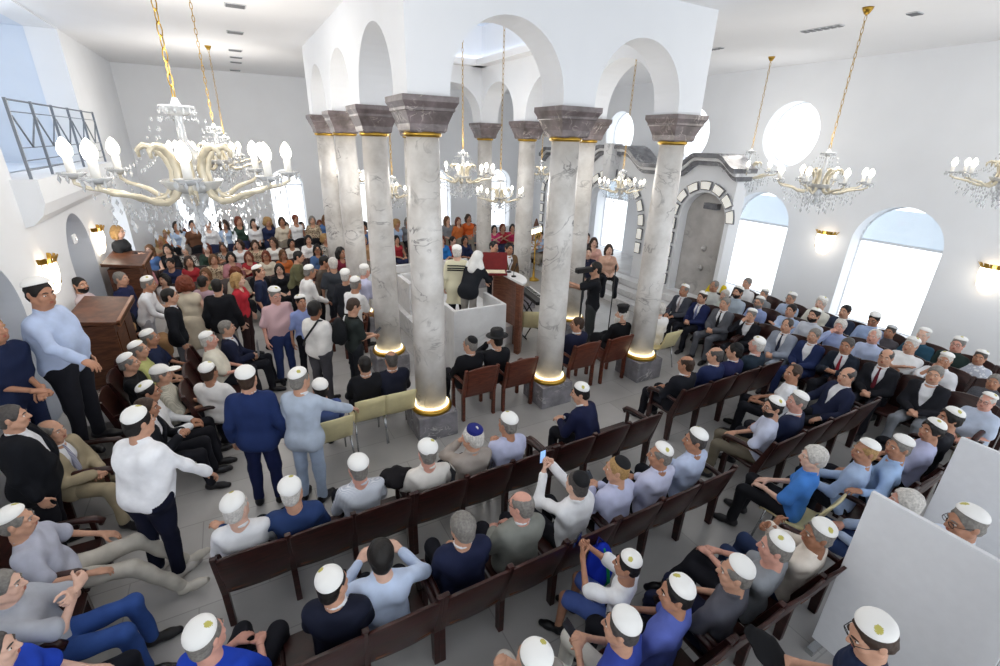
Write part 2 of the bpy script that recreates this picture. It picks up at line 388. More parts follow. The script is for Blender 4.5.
# wrists (left, right), elbow hints, lean, head forward, legs
SEAT = dict(sit=True, lean=-0.10, wl=V3(-.09, .30, .64), wr=V3(.09, .30, .64), hl=V3(-.7, -.6, -.5), hr=V3(.7, -.6, -.5), legs='sit')
STAND = dict(sit=False, lean=0.0, wl=V3(-.27, .05, .85), wr=V3(.27, .05, .85), hl=V3(-.4, -1, 0), hr=V3(.4, -1, 0), legs='std')
def mk(b, **k): d = dict(b); d.update(k); return d
POSES = {
 'lap': SEAT, 'clasp': mk(SEAT, wl=V3(-.045, .27, .66), wr=V3(.045, .28, .67), cross=1), 'cross': mk(SEAT, wl=V3(.11, .17, .84), wr=V3(-.11, .19, .88), hl=V3(-.9, .1, -.5), hr=V3(.9, .1, -.5)),
 'lean': mk(SEAT, lean=.34, wl=V3(-.06, .45, .66), wr=V3(.06, .45, .66)), 'bow': mk(SEAT, lean=.5, wl=V3(-.05, .52, .6), wr=V3(.05, .52, .6)),
 'face': mk(SEAT, wr=V3(.07, .13, 1.06), hr=V3(.7, .3, -1)), 'facel': mk(SEAT, wl=V3(-.07, .13, 1.06), hl=V3(-.7, .3, -1)),
 'phone': mk(SEAT, wl=V3(-.07, .36, 1.06), wr=V3(.05, .38, 1.1), hl=V3(-.7, .1, -1), hr=V3(.7, .1, -1)), 'plow': mk(SEAT, lean=0.05, wl=V3(-.05, .30, .78), wr=V3(.06, .30, .78)),
 'hup': mk(SEAT, lean=.12, wl=V3(-.17, .36, .88), wr=V3(.17, .38, .88)), 'wide': mk(SEAT, wr=V3(.62, .10, .86), hr=V3(.3, -.6, -1)), 'widel': mk(SEAT, wl=V3(-.62, .10, .86), hl=V3(-.3, -.6, -1)),
 'xleg': mk(SEAT, lean=-.16, wl=V3(-.02, .40, .72), wr=V3(.09, .38, .70), legs='x'), 'out': mk(SEAT, lean=-.3, wl=V3(-.27, .24, .62), wr=V3(.22, .26, .62), legs='out'),
 'fist': mk(SEAT, lean=-.25, wl=V3(.04, .22, .98), wr=V3(.0, .25, .98), hl=V3(-.7, .2, -1), hr=V3(.8, .2, -1)),
 'std': STAND, 'sclasp': mk(STAND, wl=V3(-.03, .24, 1.0), wr=V3(.03, .25, 1.01)), 'sfold': mk(STAND, wl=V3(.12, .2, 1.22), wr=V3(-.12, .22, 1.26), hl=V3(-.9, .1, -.5), hr=V3(.9, .1, -.5)),
 'sbow': mk(STAND, lean=.30, wl=V3(-.10, .42, .95), wr=V3(.12, .42, .95)), 'sbend': mk(STAND, lean=.62, wl=V3(-.12, .66, 1.03), wr=V3(.14, .66, 1.03)),
 'sarm': mk(STAND, lean=.10, wl=V3(-.26, .12, .86), wr=V3(.40, .50, 1.02), hr=V3(.5, -.4, -1)), 'shand': mk(STAND, lean=.20, wl=V3(-.24, .22, .86), wr=V3(.30, .44, .86), hr=V3(.7, -.5, -.6)), 'scam': mk(STAND, lean=.03, wl=V3(-.05, .33, 1.12), wr=V3(.07, .32, 1.14)),
 'sphone': mk(STAND, lean=.08, wl=V3(-.05, .34, 1.05), wr=V3(.05, .34, 1.06)), 'spod': mk(STAND, lean=-.04, wl=V3(-.27, .0, .88), wr=V3(.34, .42, 1.10), hr=V3(.6, -.6, -.6)),
 'stripod': mk(STAND, lean=.0, wl=V3(-.04, .52, 1.38), wr=V3(.10, .45, 1.25), hl=V3(-.5, 0, -1), hr=V3(.5, 0, -1)),
}
def skel(pose, hy, hp, female=False):
    p = POSES[pose]; sit = p['sit']; l = p['lean']
    Pv = V3(0, 0, .52 if sit else .955); sp = .47 if female else .49
    ax = V3(0, math.sin(l), math.cos(l)); Nk = Pv+ax*sp
    hl = .55*l if l > 0 else .15*l
    hd = Nk+V3(0, math.sin(hl+.12), math.cos(hl+.12))*.182
    S = Pv+ax*sp*.92; sw = .148 if female else .172
    J = dict(P=Pv, N=Nk, ax=ax, H=hd, HR=rot_zx(hy, hp+max(l, 0)*.5), S=S, sit=sit)
    fw = V3(0, math.cos(l), -math.sin(l)); J['fw'] = fw
    for s, q in ((-1, 'l'), (1, 'r')):
        sh = S+V3(s*sw, 0, 0)-ax*.03; el, wr = ik(sh, p['w'+q], p['h'+q], .29, .265)
        J['sh'+q], J['el'+q], J['wr'+q] = sh, el, wr
        hip = Pv+V3(s*.09, .02, -.03)
        if p['legs'] == 'sit': kn, an, td = V3(s*.14, .46, .53), V3(s*.15, .50, .085), V3(s*.15, 1, 0)
        elif p['legs'] == 'x' and s > 0: kn, an, td = V3(.02, .47, .62), V3(-.26, .60, .30), V3(-.5, .8, -.3)
        elif p['legs'] == 'x': kn, an, td = V3(-.10, .46, .52), V3(-.10, .50, .085), V3(-.1, 1, 0)
        elif p['legs'] == 'out': kn, an, td = V3(s*.17, .50, .50), V3(s*.17, .80, .10), V3(s*.15, 1, .35)
        else: kn, an, td = V3(s*.105, .015, .50), V3(s*.115, -.01, .085), V3(s*.22, 1, 0)
        J['hip'+q], J['kn'+q], J['an'+q], J['td'+q] = hip, kn, an, unit(td)
    return J
def torso(f, J, g, b='n', female=False, k=.09, low=True):
    P, ax, sp = J['P'], J['ax'], .49; fw = J['fw']; X = V3(1, 0, 0); w = .88 if female else 1.0
    fat = {'n': 0, 'fat': .05, 'slim': -.012, 'boy': -.02}[b]
    if low: f.cap(P-X*.08-V3(0, 0, .02), P+X*.08-V3(0, 0, .02), .102+g+fat*.5, k=k)
    W = P+ax*sp*.33; f.cap(W-X*.075*w+fw*fat*.7, W+X*.075*w+fw*fat*.7, .090+g+fat, k=k)
    C = P+ax*sp*.68; f.cap(C-X*.088*w, C+X*.088*w, .098+g+fat*.6, k=k)
    if female:
        for s in (-1, 1): f.ell(C+X*s*.07+fw*.085, (.06+g, .055+g, .06+g), k=.04)
    S = J['S']; f.cap(J['shl']+X*.03, J['shr']-X*.03, .052+g, k=.07)
    f.cap(S, J['N']+ax*.02, .07+g*.5, .052+g*.3, k=.07)
HS = 1.07
def headsdf(f, J, fem=False):
    H, Q = J['H'], J['HR']
    k_ = HS
    def w(*a): return H+Q@V3(*a)*k_
    class E:
        def ell(s, c, r, *a, **k): f.ell(c, tuple(x*k_ for x in r), *a, **k)
        def cap(s, p, q, r, r2=None, **k): f.cap(p, q, r*k_, None if r2 is None else r2*k_, **k)
    e = E()
    e.ell(w(0, -.016, .026), (.074, .094, .086), Q, k=.0)
    e.ell(w(0, .026, -.03), (.060, .064, .085), Q, k=.03)
    e.cap(w(-.030, .045, -.082), w(.030, .045, -.082), .030 if fem else .034, k=.03)
    e.cap(w(-.05, .0, -.06), w(.05, .0, -.06), .03, k=.03)
    for s in (-1, 1):
        e.cap(w(s*.016, .080, .024), w(s*.048, .066, .020), .011, k=.014)
        e.ell(w(s*.031, .098, .000), (.019, .015, .013), Q, k=.012, op='cut')
        e.ell(w(s*.040, .062, -.030), (.024, .022, .022), Q, k=.02)
        e.ell(w(s*.078, -.014, -.006), (.011, .022, .032), Q, k=.008)
    e.cap(w(0, .090, .012), w(0, .108, -.026), .009, .0135, k=.012); e.cap(w(-.013, .094, -.031), w(.013, .094, -.031), .009, k=.008)
    e.cap(w(-.020, .083, -.060), w(.020, .083, -.060), .010, k=.012)
    e.cap(w(0, -.030, -.05), J['N']-J['ax']*.03, .052 if not fem else .045, .06 if not fem else .052, k=.03)
def face_bits(J, eyes=True):
    """eyeballs (1 white, 2 iris), brows (3) and lips (4)"""
    H, Q = J['H'], J['HR']; out = []
    def tr(v): return (Q@(v*HS).T).T+H
    for s in (-1, 1):
        v, f = ball((s*.031, .0765, .001), .0105, 8, 6, (1.2, 1, .62)); out.append((tr(v), f, 1))
        v, f = ball((s*.031, .0840, .001), .0058, 6, 5, (1, .7, .95)); out.append((tr(v), f, 2))
        v, f = tube_np([(s*.014, .094, .025), (s*.031, .0905, .031), (s*.050, .076, .024)], [.004, .0055, .003], 5); out.append((tr(v), f, 3))
    for z, r in ((-.055, .0045), (-.065, .006)):
        v, f = tube_np([(-.024, .081, -.060), (-.012, .0905, z), (.0, .093, z-.001), (.012, .0905, z), (.024, .081, -.060)], [.001, r, r, r, .001], 5); out.append((tr(v), f, 4))
    return out
_hand = {}
def hand(kind):
    """right hand in its own frame: wrist at 0, fingers along +y, palm facing -z, thumb on -x"""
    if kind in _hand: return _hand[kind]
    f = Field((-.08, -.05, -.09), (.06, .21, .045), .0052)
    f.cap((0, -.04, 0), (0, .015, 0), .026, .027, k=.0, sy=1)
    f.ell((0, .052, -.002), (.042, .055, .017), k=.02); f.cap((-.022, .08, 0), (.027, .076, -.002), .0115, k=.012)
    curl = {'relax': .45, 'flat': .12, 'grip': 1.0}[kind]
    for i, (x, y, L) in enumerate(((-.029, .092, .072), (-.009, .098, .080), (.011, .095, .074), (.029, .086, .058))):
        a = V3(x, y-.006, 0); c = curl*(1+.12*i); sx = (x+.0)*.6
        d1 = unit(V3(sx, math.cos(c*.7), -math.sin(c*.7))); d2 = unit(V3(sx*.6, math.cos(c*1.7), -math.sin(c*1.7))); d3 = unit(V3(0, math.cos(c*2.4), -math.sin(c*2.4)))
        p1 = a+d1*L*.45; p2 = p1+d2*L*.32; p3 = p2+d3*L*.25
        f.cap(a, p1, .0092, .0086, k=.006); f.cap(p1, p2, .0086, .008, k=.003); f.cap(p2, p3, .008, .0066, k=.003)
    t0 = V3(-.028, .022, -.004); t1 = V3(-.056, .050, -.016); t2 = V3(-.064, .080, -.026-.02*curl); t3 = V3(-.056, .104, -.034-.03*curl)
    f.cap(t0, t1, .016, .012, k=.014); f.cap(t1, t2, .0115, .0098, k=.005); f.cap(t2, t3, .0098, .0075, k=.004)
    _hand[kind] = f.mesh(); return _hand[kind]
def put_hand(kind, wr, d, n, left):
    """d: finger direction, n: back-of-hand normal"""
    V, F = hand(kind); d = unit(d); n = unit(n-d*(n@d)); x = np.cross(d, n)
    v = V.copy()
    if left: v[:, 0] *= -1; F = F[:, ::-1]
    return (np.outer(v[:, 0], x)+np.outer(v[:, 1], d)+np.outer(v[:, 2], n)+wr, F, 0)
HK = {'clasp': 'grip', 'phone': 'grip', 'plow': 'grip', 'scam': 'grip', 'sphone': 'grip', 'stripod': 'grip', 'fist': 'grip', 'sclasp': 'grip', 'cross': 'flat', 'sfold': 'flat'}
_geo = {}
def arm(f, J, q, g, upto=1.0, k=.03, open_=0.0):
    """sleeve or arm; upto: 0..1 upper arm, 1..2 forearm"""
    sh, el, wr = J['sh'+q], J['el'+q], J['wr'+q]
    if upto <= 1: f.cap(sh, sh+(el-sh)*upto, .050+g, .046+g+open_, k=k)
    else:
        f.cap(sh, el, .050+g, .041+g, k=k); f.cap(el, el+(wr-el)*(upto-1), .040+g, .029+g+open_, k=k)
def bb(J, parts, pad):
    P = np.array([J[p] for p in parts]); return P.min(0)-pad, P.max(0)+pad
ALLUP = ['P', 'N', 'H', 'shl', 'shr', 'ell', 'elr', 'wrl', 'wrr']; TOR = ['P', 'N', 'shl', 'shr', 'ell', 'elr', 'wrl', 'wrr']
LEG = ['P', 'hipl', 'hipr', 'knl', 'knr', 'anl', 'anr']
def geo(pose, hy=0, hp=0, sex='m', build='n', top='shirt', bottom='trousers', lod=1):
    """meshes of one figure; shared by everyone with the same pose, build and cut of clothes"""
    key = (pose, hy, hp, sex, build, top, bottom, lod)
    if key in _geo: return _geo[key]
    J = skel(pose, R(hy), R(hp), sex == 'f'); fem = sex == 'f'; sd = len(_geo)*1.37
    hb = {0: .0085, 1: .0105, 2: .0155}[lod]; hc = {0: .0125, 1: .0155, 2: .022}[lod]
    G = {'J': J}
    # the body: head, neck, trunk and arms in one surface
    kb = ('body', pose, hy, hp, sex, build if build == 'fat' else 'n', lod)
    if kb not in _geo:
        lo, hi = bb(J, ALLUP, .16); f = Field(lo, hi, hb)
        headsdf(f, J, fem); torso(f, J, -.022, 'n', fem, k=.06, low=True)
        for q in 'lr': arm(f, J, q, -.007, 2.0, k=.025)
        parts = [(*f.mesh(), 0)]
        parts += face_bits(J)
        for q in 'lr':
            el, wr = J['el'+q], J['wr'+q]; d = unit(wr-el); left = q == 'l'
            up = V3(0, 0, 1) if J['sit'] or abs(d[2]) < .8 else V3(-1 if left else 1, 0, 0)
            if pose in ('phone', 'face', 'facel', 'stripod', 'fist') and wr[2] > .95: up = V3(-.5 if left else .5, .9, .2)
            if pose in ('clasp', 'sclasp', 'fist'): d = unit(d+V3(.9 if left else -.9, .2, -.3))
            elif J['sit'] and pose not in ('phone', 'plow', 'face', 'facel', 'cross', 'hup'): d = unit(d+V3(0, .25, -.15))
            if lod < 2 or True:
                parts.append(put_hand(HK.get(pose, 'relax'), wr, d, up, left))
        _geo[kb] = npmesh('body', parts, 5)
    G['body'] = _geo[kb]
    # upper garment
    long_ = top in ('shirt', 'jacket', 'robe', 'tallit'); g = .016
    kt = ('top', pose, sex, build, 'under' if top in ('jacket', 'robe') else top, lod)
    if kt not in _geo:
        lo, hi = bb(J, TOR, .27); f = Field(lo, hi, hc); torso(f, J, g if top not in ('jacket', 'robe') else .004, build, fem)
        if top != 'vest':
            for q in 'lr':
                if top in ('jacket', 'robe'): arm(f, J, q, .006, 1.94, open_=.004)
                elif long_: arm(f, J, q, .012, 1.93, open_=.004)
                elif top == 'roll': arm(f, J, q, .013, 1.45, open_=.006)
                else: arm(f, J, q, .016, .82, open_=.014)
        f.cap(J['N']+J['ax']*.06+J['fw']*.01, J['N']+J['ax']*.2, .058, .07, k=.015, op='cut')
        if top in ('vest', 'blouse'): f.ell(J['N']+J['fw']*.06-J['ax']*.0, (.075, .09, .075), k=.02, op='cut')
        if top in ('shirt', 'jacket', 'robe', 'polo', 'roll'):
            c0 = J['N']+J['ax']*.025+J['fw']*.006
            for i in range(12):
                a0, a1 = 2*PI*i/12, 2*PI*(i+1)/12
                P0, P1 = [c0+V3(1, 0, 0)*math.sin(a)*.066+J['fw']*math.cos(a)*.064+J['ax']*(-.016*math.cos(a)) for a in (a0, a1)]
                f.cap(P0, P1, .0135, k=.008)
        f.fold((.002 if top in ('jacket', 'robe') else (.0085 if lod == 0 else .006)) if lod < 2 else .002, sd)
        _geo[kt] = npmesh('top', [(*f.mesh(), 0)])
    G['top'] = _geo[kt]
    if top in ('jacket', 'robe'):
        lo, hi = bb(J, TOR, .31); f = Field(lo, hi, hc); torso(f, J, g+(.013 if build != 'fat' else .022), build, fem)
        P, ax, fw = J['P'], J['ax'], J['fw']
        if J['sit']: f.cap(P-V3(.11, -.05, .02), P+V3(.11, .05, -.02), .105, k=.06)
        else: f.cap(P-V3(.085, .01, .09), P+V3(.085, -.01, -.09), .122 if build != 'fat' else .175, k=.1)
        for q in 'lr': arm(f, J, q, .021, 1.86, open_=.006)
        if top == 'robe':
            for q in 'lr': f.cap(J['hip'+q], J['kn'+q], .12, .12, k=.06)
            f.cap(J['knl'], J['knr'], .11, k=.08)
        f.cap(J['N']+ax*.045, J['N']+ax*.2, .075, .09, k=.01, op='cut')
        X = f.ax[0][:, None, None]; Y = f.ax[1][None, :, None]-P[1]; Z = f.ax[2][None, None, :]-P[2]
        t = (Y*ax[1]+Z*ax[2])/.49; fr = Y*fw[1]+Z*fw[2]
        t0 = .30 if top == 'jacket' else .8
        wd = np.clip((t-t0)*.17, -.02, .075)-(.0 if top == 'jacket' else .01)
        d = np.maximum(np.abs(X)-wd, .03-fr); f.v = np.maximum(f.v, -d.astype(np.float32))
        f.fold(.007 if lod == 0 else .005, sd+3, 13)
        G['jacket'] = npmesh('jacket', [(*f.mesh(), 0)])
        # tie
        f = Field(*[b for b in (J['N']-V3(.08, .25, .42), J['N']+V3(.08, .32, .06))], .008)
        fat = .05 if build == 'fat' else 0
        C = P+ax*.49*.68; W = P+ax*.49*.36
        a = J['N']+fw*.070-ax*.005; b_ = C+fw*(.108+fat*.6); c = W+fw*(.102+fat*1.7)
        f.cap(a, a-ax*.03+fw*.012, .016, .013, k=.004); f.cap(a-ax*.03+fw*.012, b_, .013, .022, k=.004); f.cap(b_, c, .022, .032, k=.008)
        G['tie'] = npmesh('tie', [(*f.mesh(), 0)])
    # lower garment
    kl = ('low', pose, build, bottom, lod)
    if kl not in _geo:
        lo, hi = bb(J, LEG, .2); lo[2] = max(lo[2], .0); f = Field(lo, hi, hc)
        fat = .03 if build == 'fat' else 0
        P = J['P']; f.cap(P-V3(.085, 0, .03), P+V3(.085, 0, -.03), .106+fat, k=.05)
        if bottom == 'skirt':
            if J['sit']:
                for q in 'lr': f.cap(J['hip'+q], J['kn'+q], .10, .085, k=.08); f.cap(J['kn'+q]-V3(0, 0, .03), J['an'+q]*.4+J['kn'+q]*.6, .09, .085, k=.06)
                f.cap((J['hipl']+J['hipr'])/2, (J['knl']+J['knr'])/2, .10, .08, k=.06)
            else: f.cap(P-V3(.05, 0, .05), V3(-.05, 0, .45), .15, .19, k=.06); f.cap(P-V3(-.05, 0, .05), V3(.05, 0, .45), .15, .19, k=.06); f.half((0, 0, -1), -.40)
        else:
            for q in 'lr':
                hp_, kn, an = J['hip'+q], J['kn'+q], J['an'+q]; short = bottom == 'shorts'
                if short: f.cap(hp_, hp_+(kn-hp_)*.9, .092+fat, .085, k=.05)
                else: f.cap(hp_, kn, .092+fat, .070, k=.04); f.cap(kn, an+(kn-an)*.05, .068, .058, k=.03)
        f.fold(.006, sd+7, 14)
        _geo[kl] = npmesh('trousers', [(*f.mesh(), 0)])
    G['low'] = _geo[kl]
    if bottom in ('skirt', 'shorts') and lod < 2:
        ks = ('legs', pose, lod)
        if ks not in _geo:
            lo, hi = bb(J, LEG, .12); f = Field(lo, hi, hc)
            for q in 'lr': f.cap(J['hip'+q], J['kn'+q], .07, .055, k=.03); f.cap(J['kn'+q], J['an'+q], .056, .036, k=.03)
            _geo[ks] = npmesh('bare_legs', [(*f.mesh(), 0)])
        G['legs'] = _geo[ks]
    _geo[key] = G
    return G
_shoe = None
def shoe():
    global _shoe
    if _shoe is None:
        f = Field((-.09, -.12, -.1), (.09, .27, .12), .011)
        f.cap((0, -.035, -.035), (0, .12, -.045), .042, .044, k=.0); f.cap((0, .10, -.05), (0, .18, -.055), .043, .034, k=.02); f.cap((0, -.01, -.03), (0, -.01, .03), .044, .042, k=.03)
        f.half((0, 0, -1), .082); _shoe = npmesh('shoe', [(*f.mesh(), 0)])
    return _shoe
# hair, hats: built once in head space
_hm = {}
def hairmesh(st):
    if st in _hm: return _hm[st]
    f = Field((-.2, -.22, -.34), (.2, .2, .2), .0085)
    if st in ('short', 'ring', 'full', 'recede'):
        g = {'short': .009, 'ring': .008, 'full': .019, 'recede': .010}[st]
        f.ell((0, -.018, .026), (.074+g, .094+g, .086+g), k=0)
        f.ell((0, -.055, -.04), (.060+g*.6, .052+g, .062), k=.02)
        f.ell((0, .105, -.035), (.088, .085, .112), k=.012, op='cut'); f.ell((0, .03, -.11), (.1, .085, .075), k=.01, op='cut')
        f.half((0, 0, -1), .085)
        if st == 'ring': f.ell((0, .02, .115), (.068, .115, .075), k=.012, op='cut')
        if st == 'recede': f.ell((0, .10, .085), (.055, .075, .05), k=.012, op='cut')
        f.fold(.002, 2, 70)
    elif st in ('long', 'bob', 'pony'):
        f.ell((0, -.02, .028), (.090, .108, .100), k=0)
        if st == 'long':
            for s in (-1, 1): f.cap((s*.072, -.02, -.02), (s*.085, .01, -.24), .036, .030, k=.03)
            f.cap((-.04, -.085, -.02), (-.05, -.09, -.27), .045, .035, k=.03); f.cap((.04, -.085, -.02), (.05, -.09, -.27), .045, .035, k=.03)
        elif st == 'bob':
            for s in (-1, 1): f.cap((s*.074, -.02, -.0), (s*.084, .0, -.11), .036, .032, k=.03)
            f.cap((-.045, -.075, -.02), (-.045, -.08, -.11), .05, .04, k=.03); f.cap((.045, -.075, -.02), (.045, -.08, -.11), .05, .04, k=.03)
        else: f.cap((0, -.11, .03), (0, -.15, -.02), .035, .03, k=.02); f.cap((0, -.15, -.02), (0, -.13, -.17), .03, .016, k=.02)
        f.ell((0, .105, -.055), (.064, .095, .125), k=.015, op='cut'); f.fold(.004, 5, 45)
    elif st == 'curly':
        f.ell((0, -.03, .03), (.118, .128, .122), k=0); f.cap((-.07, -.06, -.05), (.07, -.06, -.05), .07, k=.04)
        f.ell((0, .115, -.06), (.066, .1, .12), k=.015, op='cut'); f.fold(.008, 9, 75)
    elif st in ('beard', 'longbeard', 'stubble'):
        f.ell((0, .026, -.044), (.079, .075, .100), k=0)
        if st == 'longbeard': f.cap((0, .06, -.09), (0, .075, -.22), .055, .035, k=.04)
        f.half((0, 0, 1), -.045, k=.01); f.ell((0, .10, -.058), (.024, .04, .008), k=.005, op='cut'); f.half((0, -1, 0), .005, k=.01)
        f.cap((-.02, .090, -.047), (.02, .090, -.047), .0075, k=.006); f.fold(.002, 4, 80)
    elif st == 'baseball':
        f.ell((0, -.018, .034), (.089, .11, .098), k=0); f.half((0, 0, -1), -.035); f.ell((0, .12, .042), (.07, .085, .012), k=.01)
    elif st == 'shawlhead':
        f.ell((0, -.02, .02), (.098, .118, .110), k=0); f.cap((-.08, -.05, -.08), (-.15, -.08, -.2), .06, .06, k=.05); f.cap((.08, -.05, -.08), (.15, -.08, -.2), .06, .06, k=.05); f.cap((0, -.08, -.06), (0, -.12, -.24), .09, .1, k=.05)
        f.ell((0, .11, -.03), (.074, .09, .12), k=.02, op='cut'); f.fold(.004, 3, 30)
    _hm[st] = npmesh('hair', [(*f.mesh(), 0)]); return _hm[st]
def kippa(kind):
    key = 'kp'+kind
    if key in _hm: return _hm[key]
    b = MB()
    n = 32; prof = [(.0885, -.004), (.0890, .004), (.084, .019), (.074, .033), (.058, .045), (.038, .0525), (.016, .056), (.003, .0565)]
    if kind == 'small': prof = [(r*.78, z*.8) for r, z in prof]
    if kind == 'tall': prof = [(.088, -.01), (.089, .0), (.088, .035), (.082, .045), (.05, .050), (.02, .052), (.003, .052)]
    V = []
    for r, z in prof:
        for k in range(n):
            a = 2*PI*k/n; ga = 1-.022*abs(math.cos(a*3))**8 if r < .086 else 1; V.append((r*ga*math.cos(a), r*1.06*ga*math.sin(a), z))
    F = [(i*n+k, i*n+(k+1) % n, (i+1)*n+(k+1) % n, (i+1)*n+k) for i in range(len(prof)-1) for k in range(n)]+[tuple((len(prof)-1)*n+k for k in range(n))]
    b.add(V, F, 0, True)
    inn = [(x*.96, y*.96, z-.004) for x, y, z in V]; b.add(inn, [f[::-1] for f in F], 0, True)
    me = mesh('skullcap', b.v, b.f); _hm[key] = me; return me
def kippa_mat(col, em=None):
    """cloth cap; em = (x, y) of the small printed gold-green emblem on the cap's crown"""
    key = ('k', col, em)
    if key in _M: return _M[key]
    m, nt, b = base('skullcap_cloth'); b.inputs['Roughness'].default_value = .75; b.inputs['Base Color'].default_value = lin(col); b.inputs['Specular IOR Level'].default_value = .25
    if em:
        tc = N(nt, 'ShaderNodeTexCoord'); sp = N(nt, 'ShaderNodeSeparateXYZ'); nt.links.new(tc.outputs['Object'], sp.inputs[0])
        ds = []
        for i, c in enumerate(em):
            a = N(nt, 'ShaderNodeMath', operation='SUBTRACT'); a.inputs[1].default_value = c; nt.links.new(sp.outputs[i], a.inputs[0])
            p = N(nt, 'ShaderNodeMath', operation='MULTIPLY'); nt.links.new(a.outputs[0], p.inputs[0]); nt.links.new(a.outputs[0], p.inputs[1]); ds.append(p)
        s = N(nt, 'ShaderNodeMath', operation='ADD'); nt.links.new(ds[0].outputs[0], s.inputs[0]); nt.links.new(ds[1].outputs[0], s.inputs[1])
        nz = N(nt, 'ShaderNodeTexNoise', Scale=190.0); nt.links.new(tc.outputs['Object'], nz.inputs['Vector'])
        q = N(nt, 'ShaderNodeMath', operation='MULTIPLY'); q.inputs[1].default_value = .0007; nt.links.new(nz.outputs['Fac'], q.inputs[0])
        l = N(nt, 'ShaderNodeMath', operation='LESS_THAN'); nt.links.new(s.outputs[0], l.inputs[0]); nt.links.new(q.outputs[0], l.inputs[1])
        mx = N(nt, 'ShaderNodeMix', data_type='RGBA'); mx.inputs[6].default_value = lin(col); mx.inputs[7].default_value = lin('#bdb561'); nt.links.new(l.outputs[0], mx.inputs[0]); nt.links.new(mx.outputs[2], b.inputs['Base Color'])
    _M[key] = m; return m
def hatmesh(kind):
    key = 'h'+kind
    if key in _hm: return _hm[key]
    b = MB()
    if kind == 'brim': b.lathe([(.165, -.004), (.17, .004), (.162, .012), (.11, .008), (.103, .03), (.098, .09), (.08, .112), (.03, .105), (.003, .10)], 28)
    elif kind == 'clergy': b.lathe([(.088, -.015), (.09, .0), (.092, .05), (.104, .085), (.112, .105), (.106, .113), (.05, .118), (.003, .119)], 8)
    me = mesh('hat', b.v, b.f); _hm[key] = me; return me
def glasses_mesh():
    if 'gl' in _hm: return _hm['gl']
    b = MB()
    for s in (-1, 1):
        b.tube([(s*.033+.024*math.cos(a), .101, .0+.017*math.sin(a)) for a in np.linspace(0, 2*PI, 13)[:-1]], .0024, 5, closed=True); b.tube([(s*.057, .099, .006), (s*.076, .06, .008), (s*.083, -.01, .006)], .0022, 5)
    b.tube([(-.010, .101, .003), (.010, .101, .003)], .0024, 5)
    _hm['gl'] = mesh('glasses', b.v, b.f); return _hm['gl']
EYEW = plain('#e9e5df', rough=.3, noise=0, name='eye_white'); IRIS = plain('#2a1c14', rough=.25, noise=0, name='iris')
SKINS = {'a': '#d0a68f', 'b': '#c4967d', 'c': '#b08066', 'd': '#94664d', 'e': '#d9b19d', 'p': '#d19c8b'}
HAIRS = {'k': '#191615', 'b': '#3a2a20', 'lb': '#6b4a30', 'bl': '#a88657', 'r': '#6e3420', 'g': '#7b7772', 'w': '#c9c5bf', 'dg': '#4b4745'}
PEOPLE = []
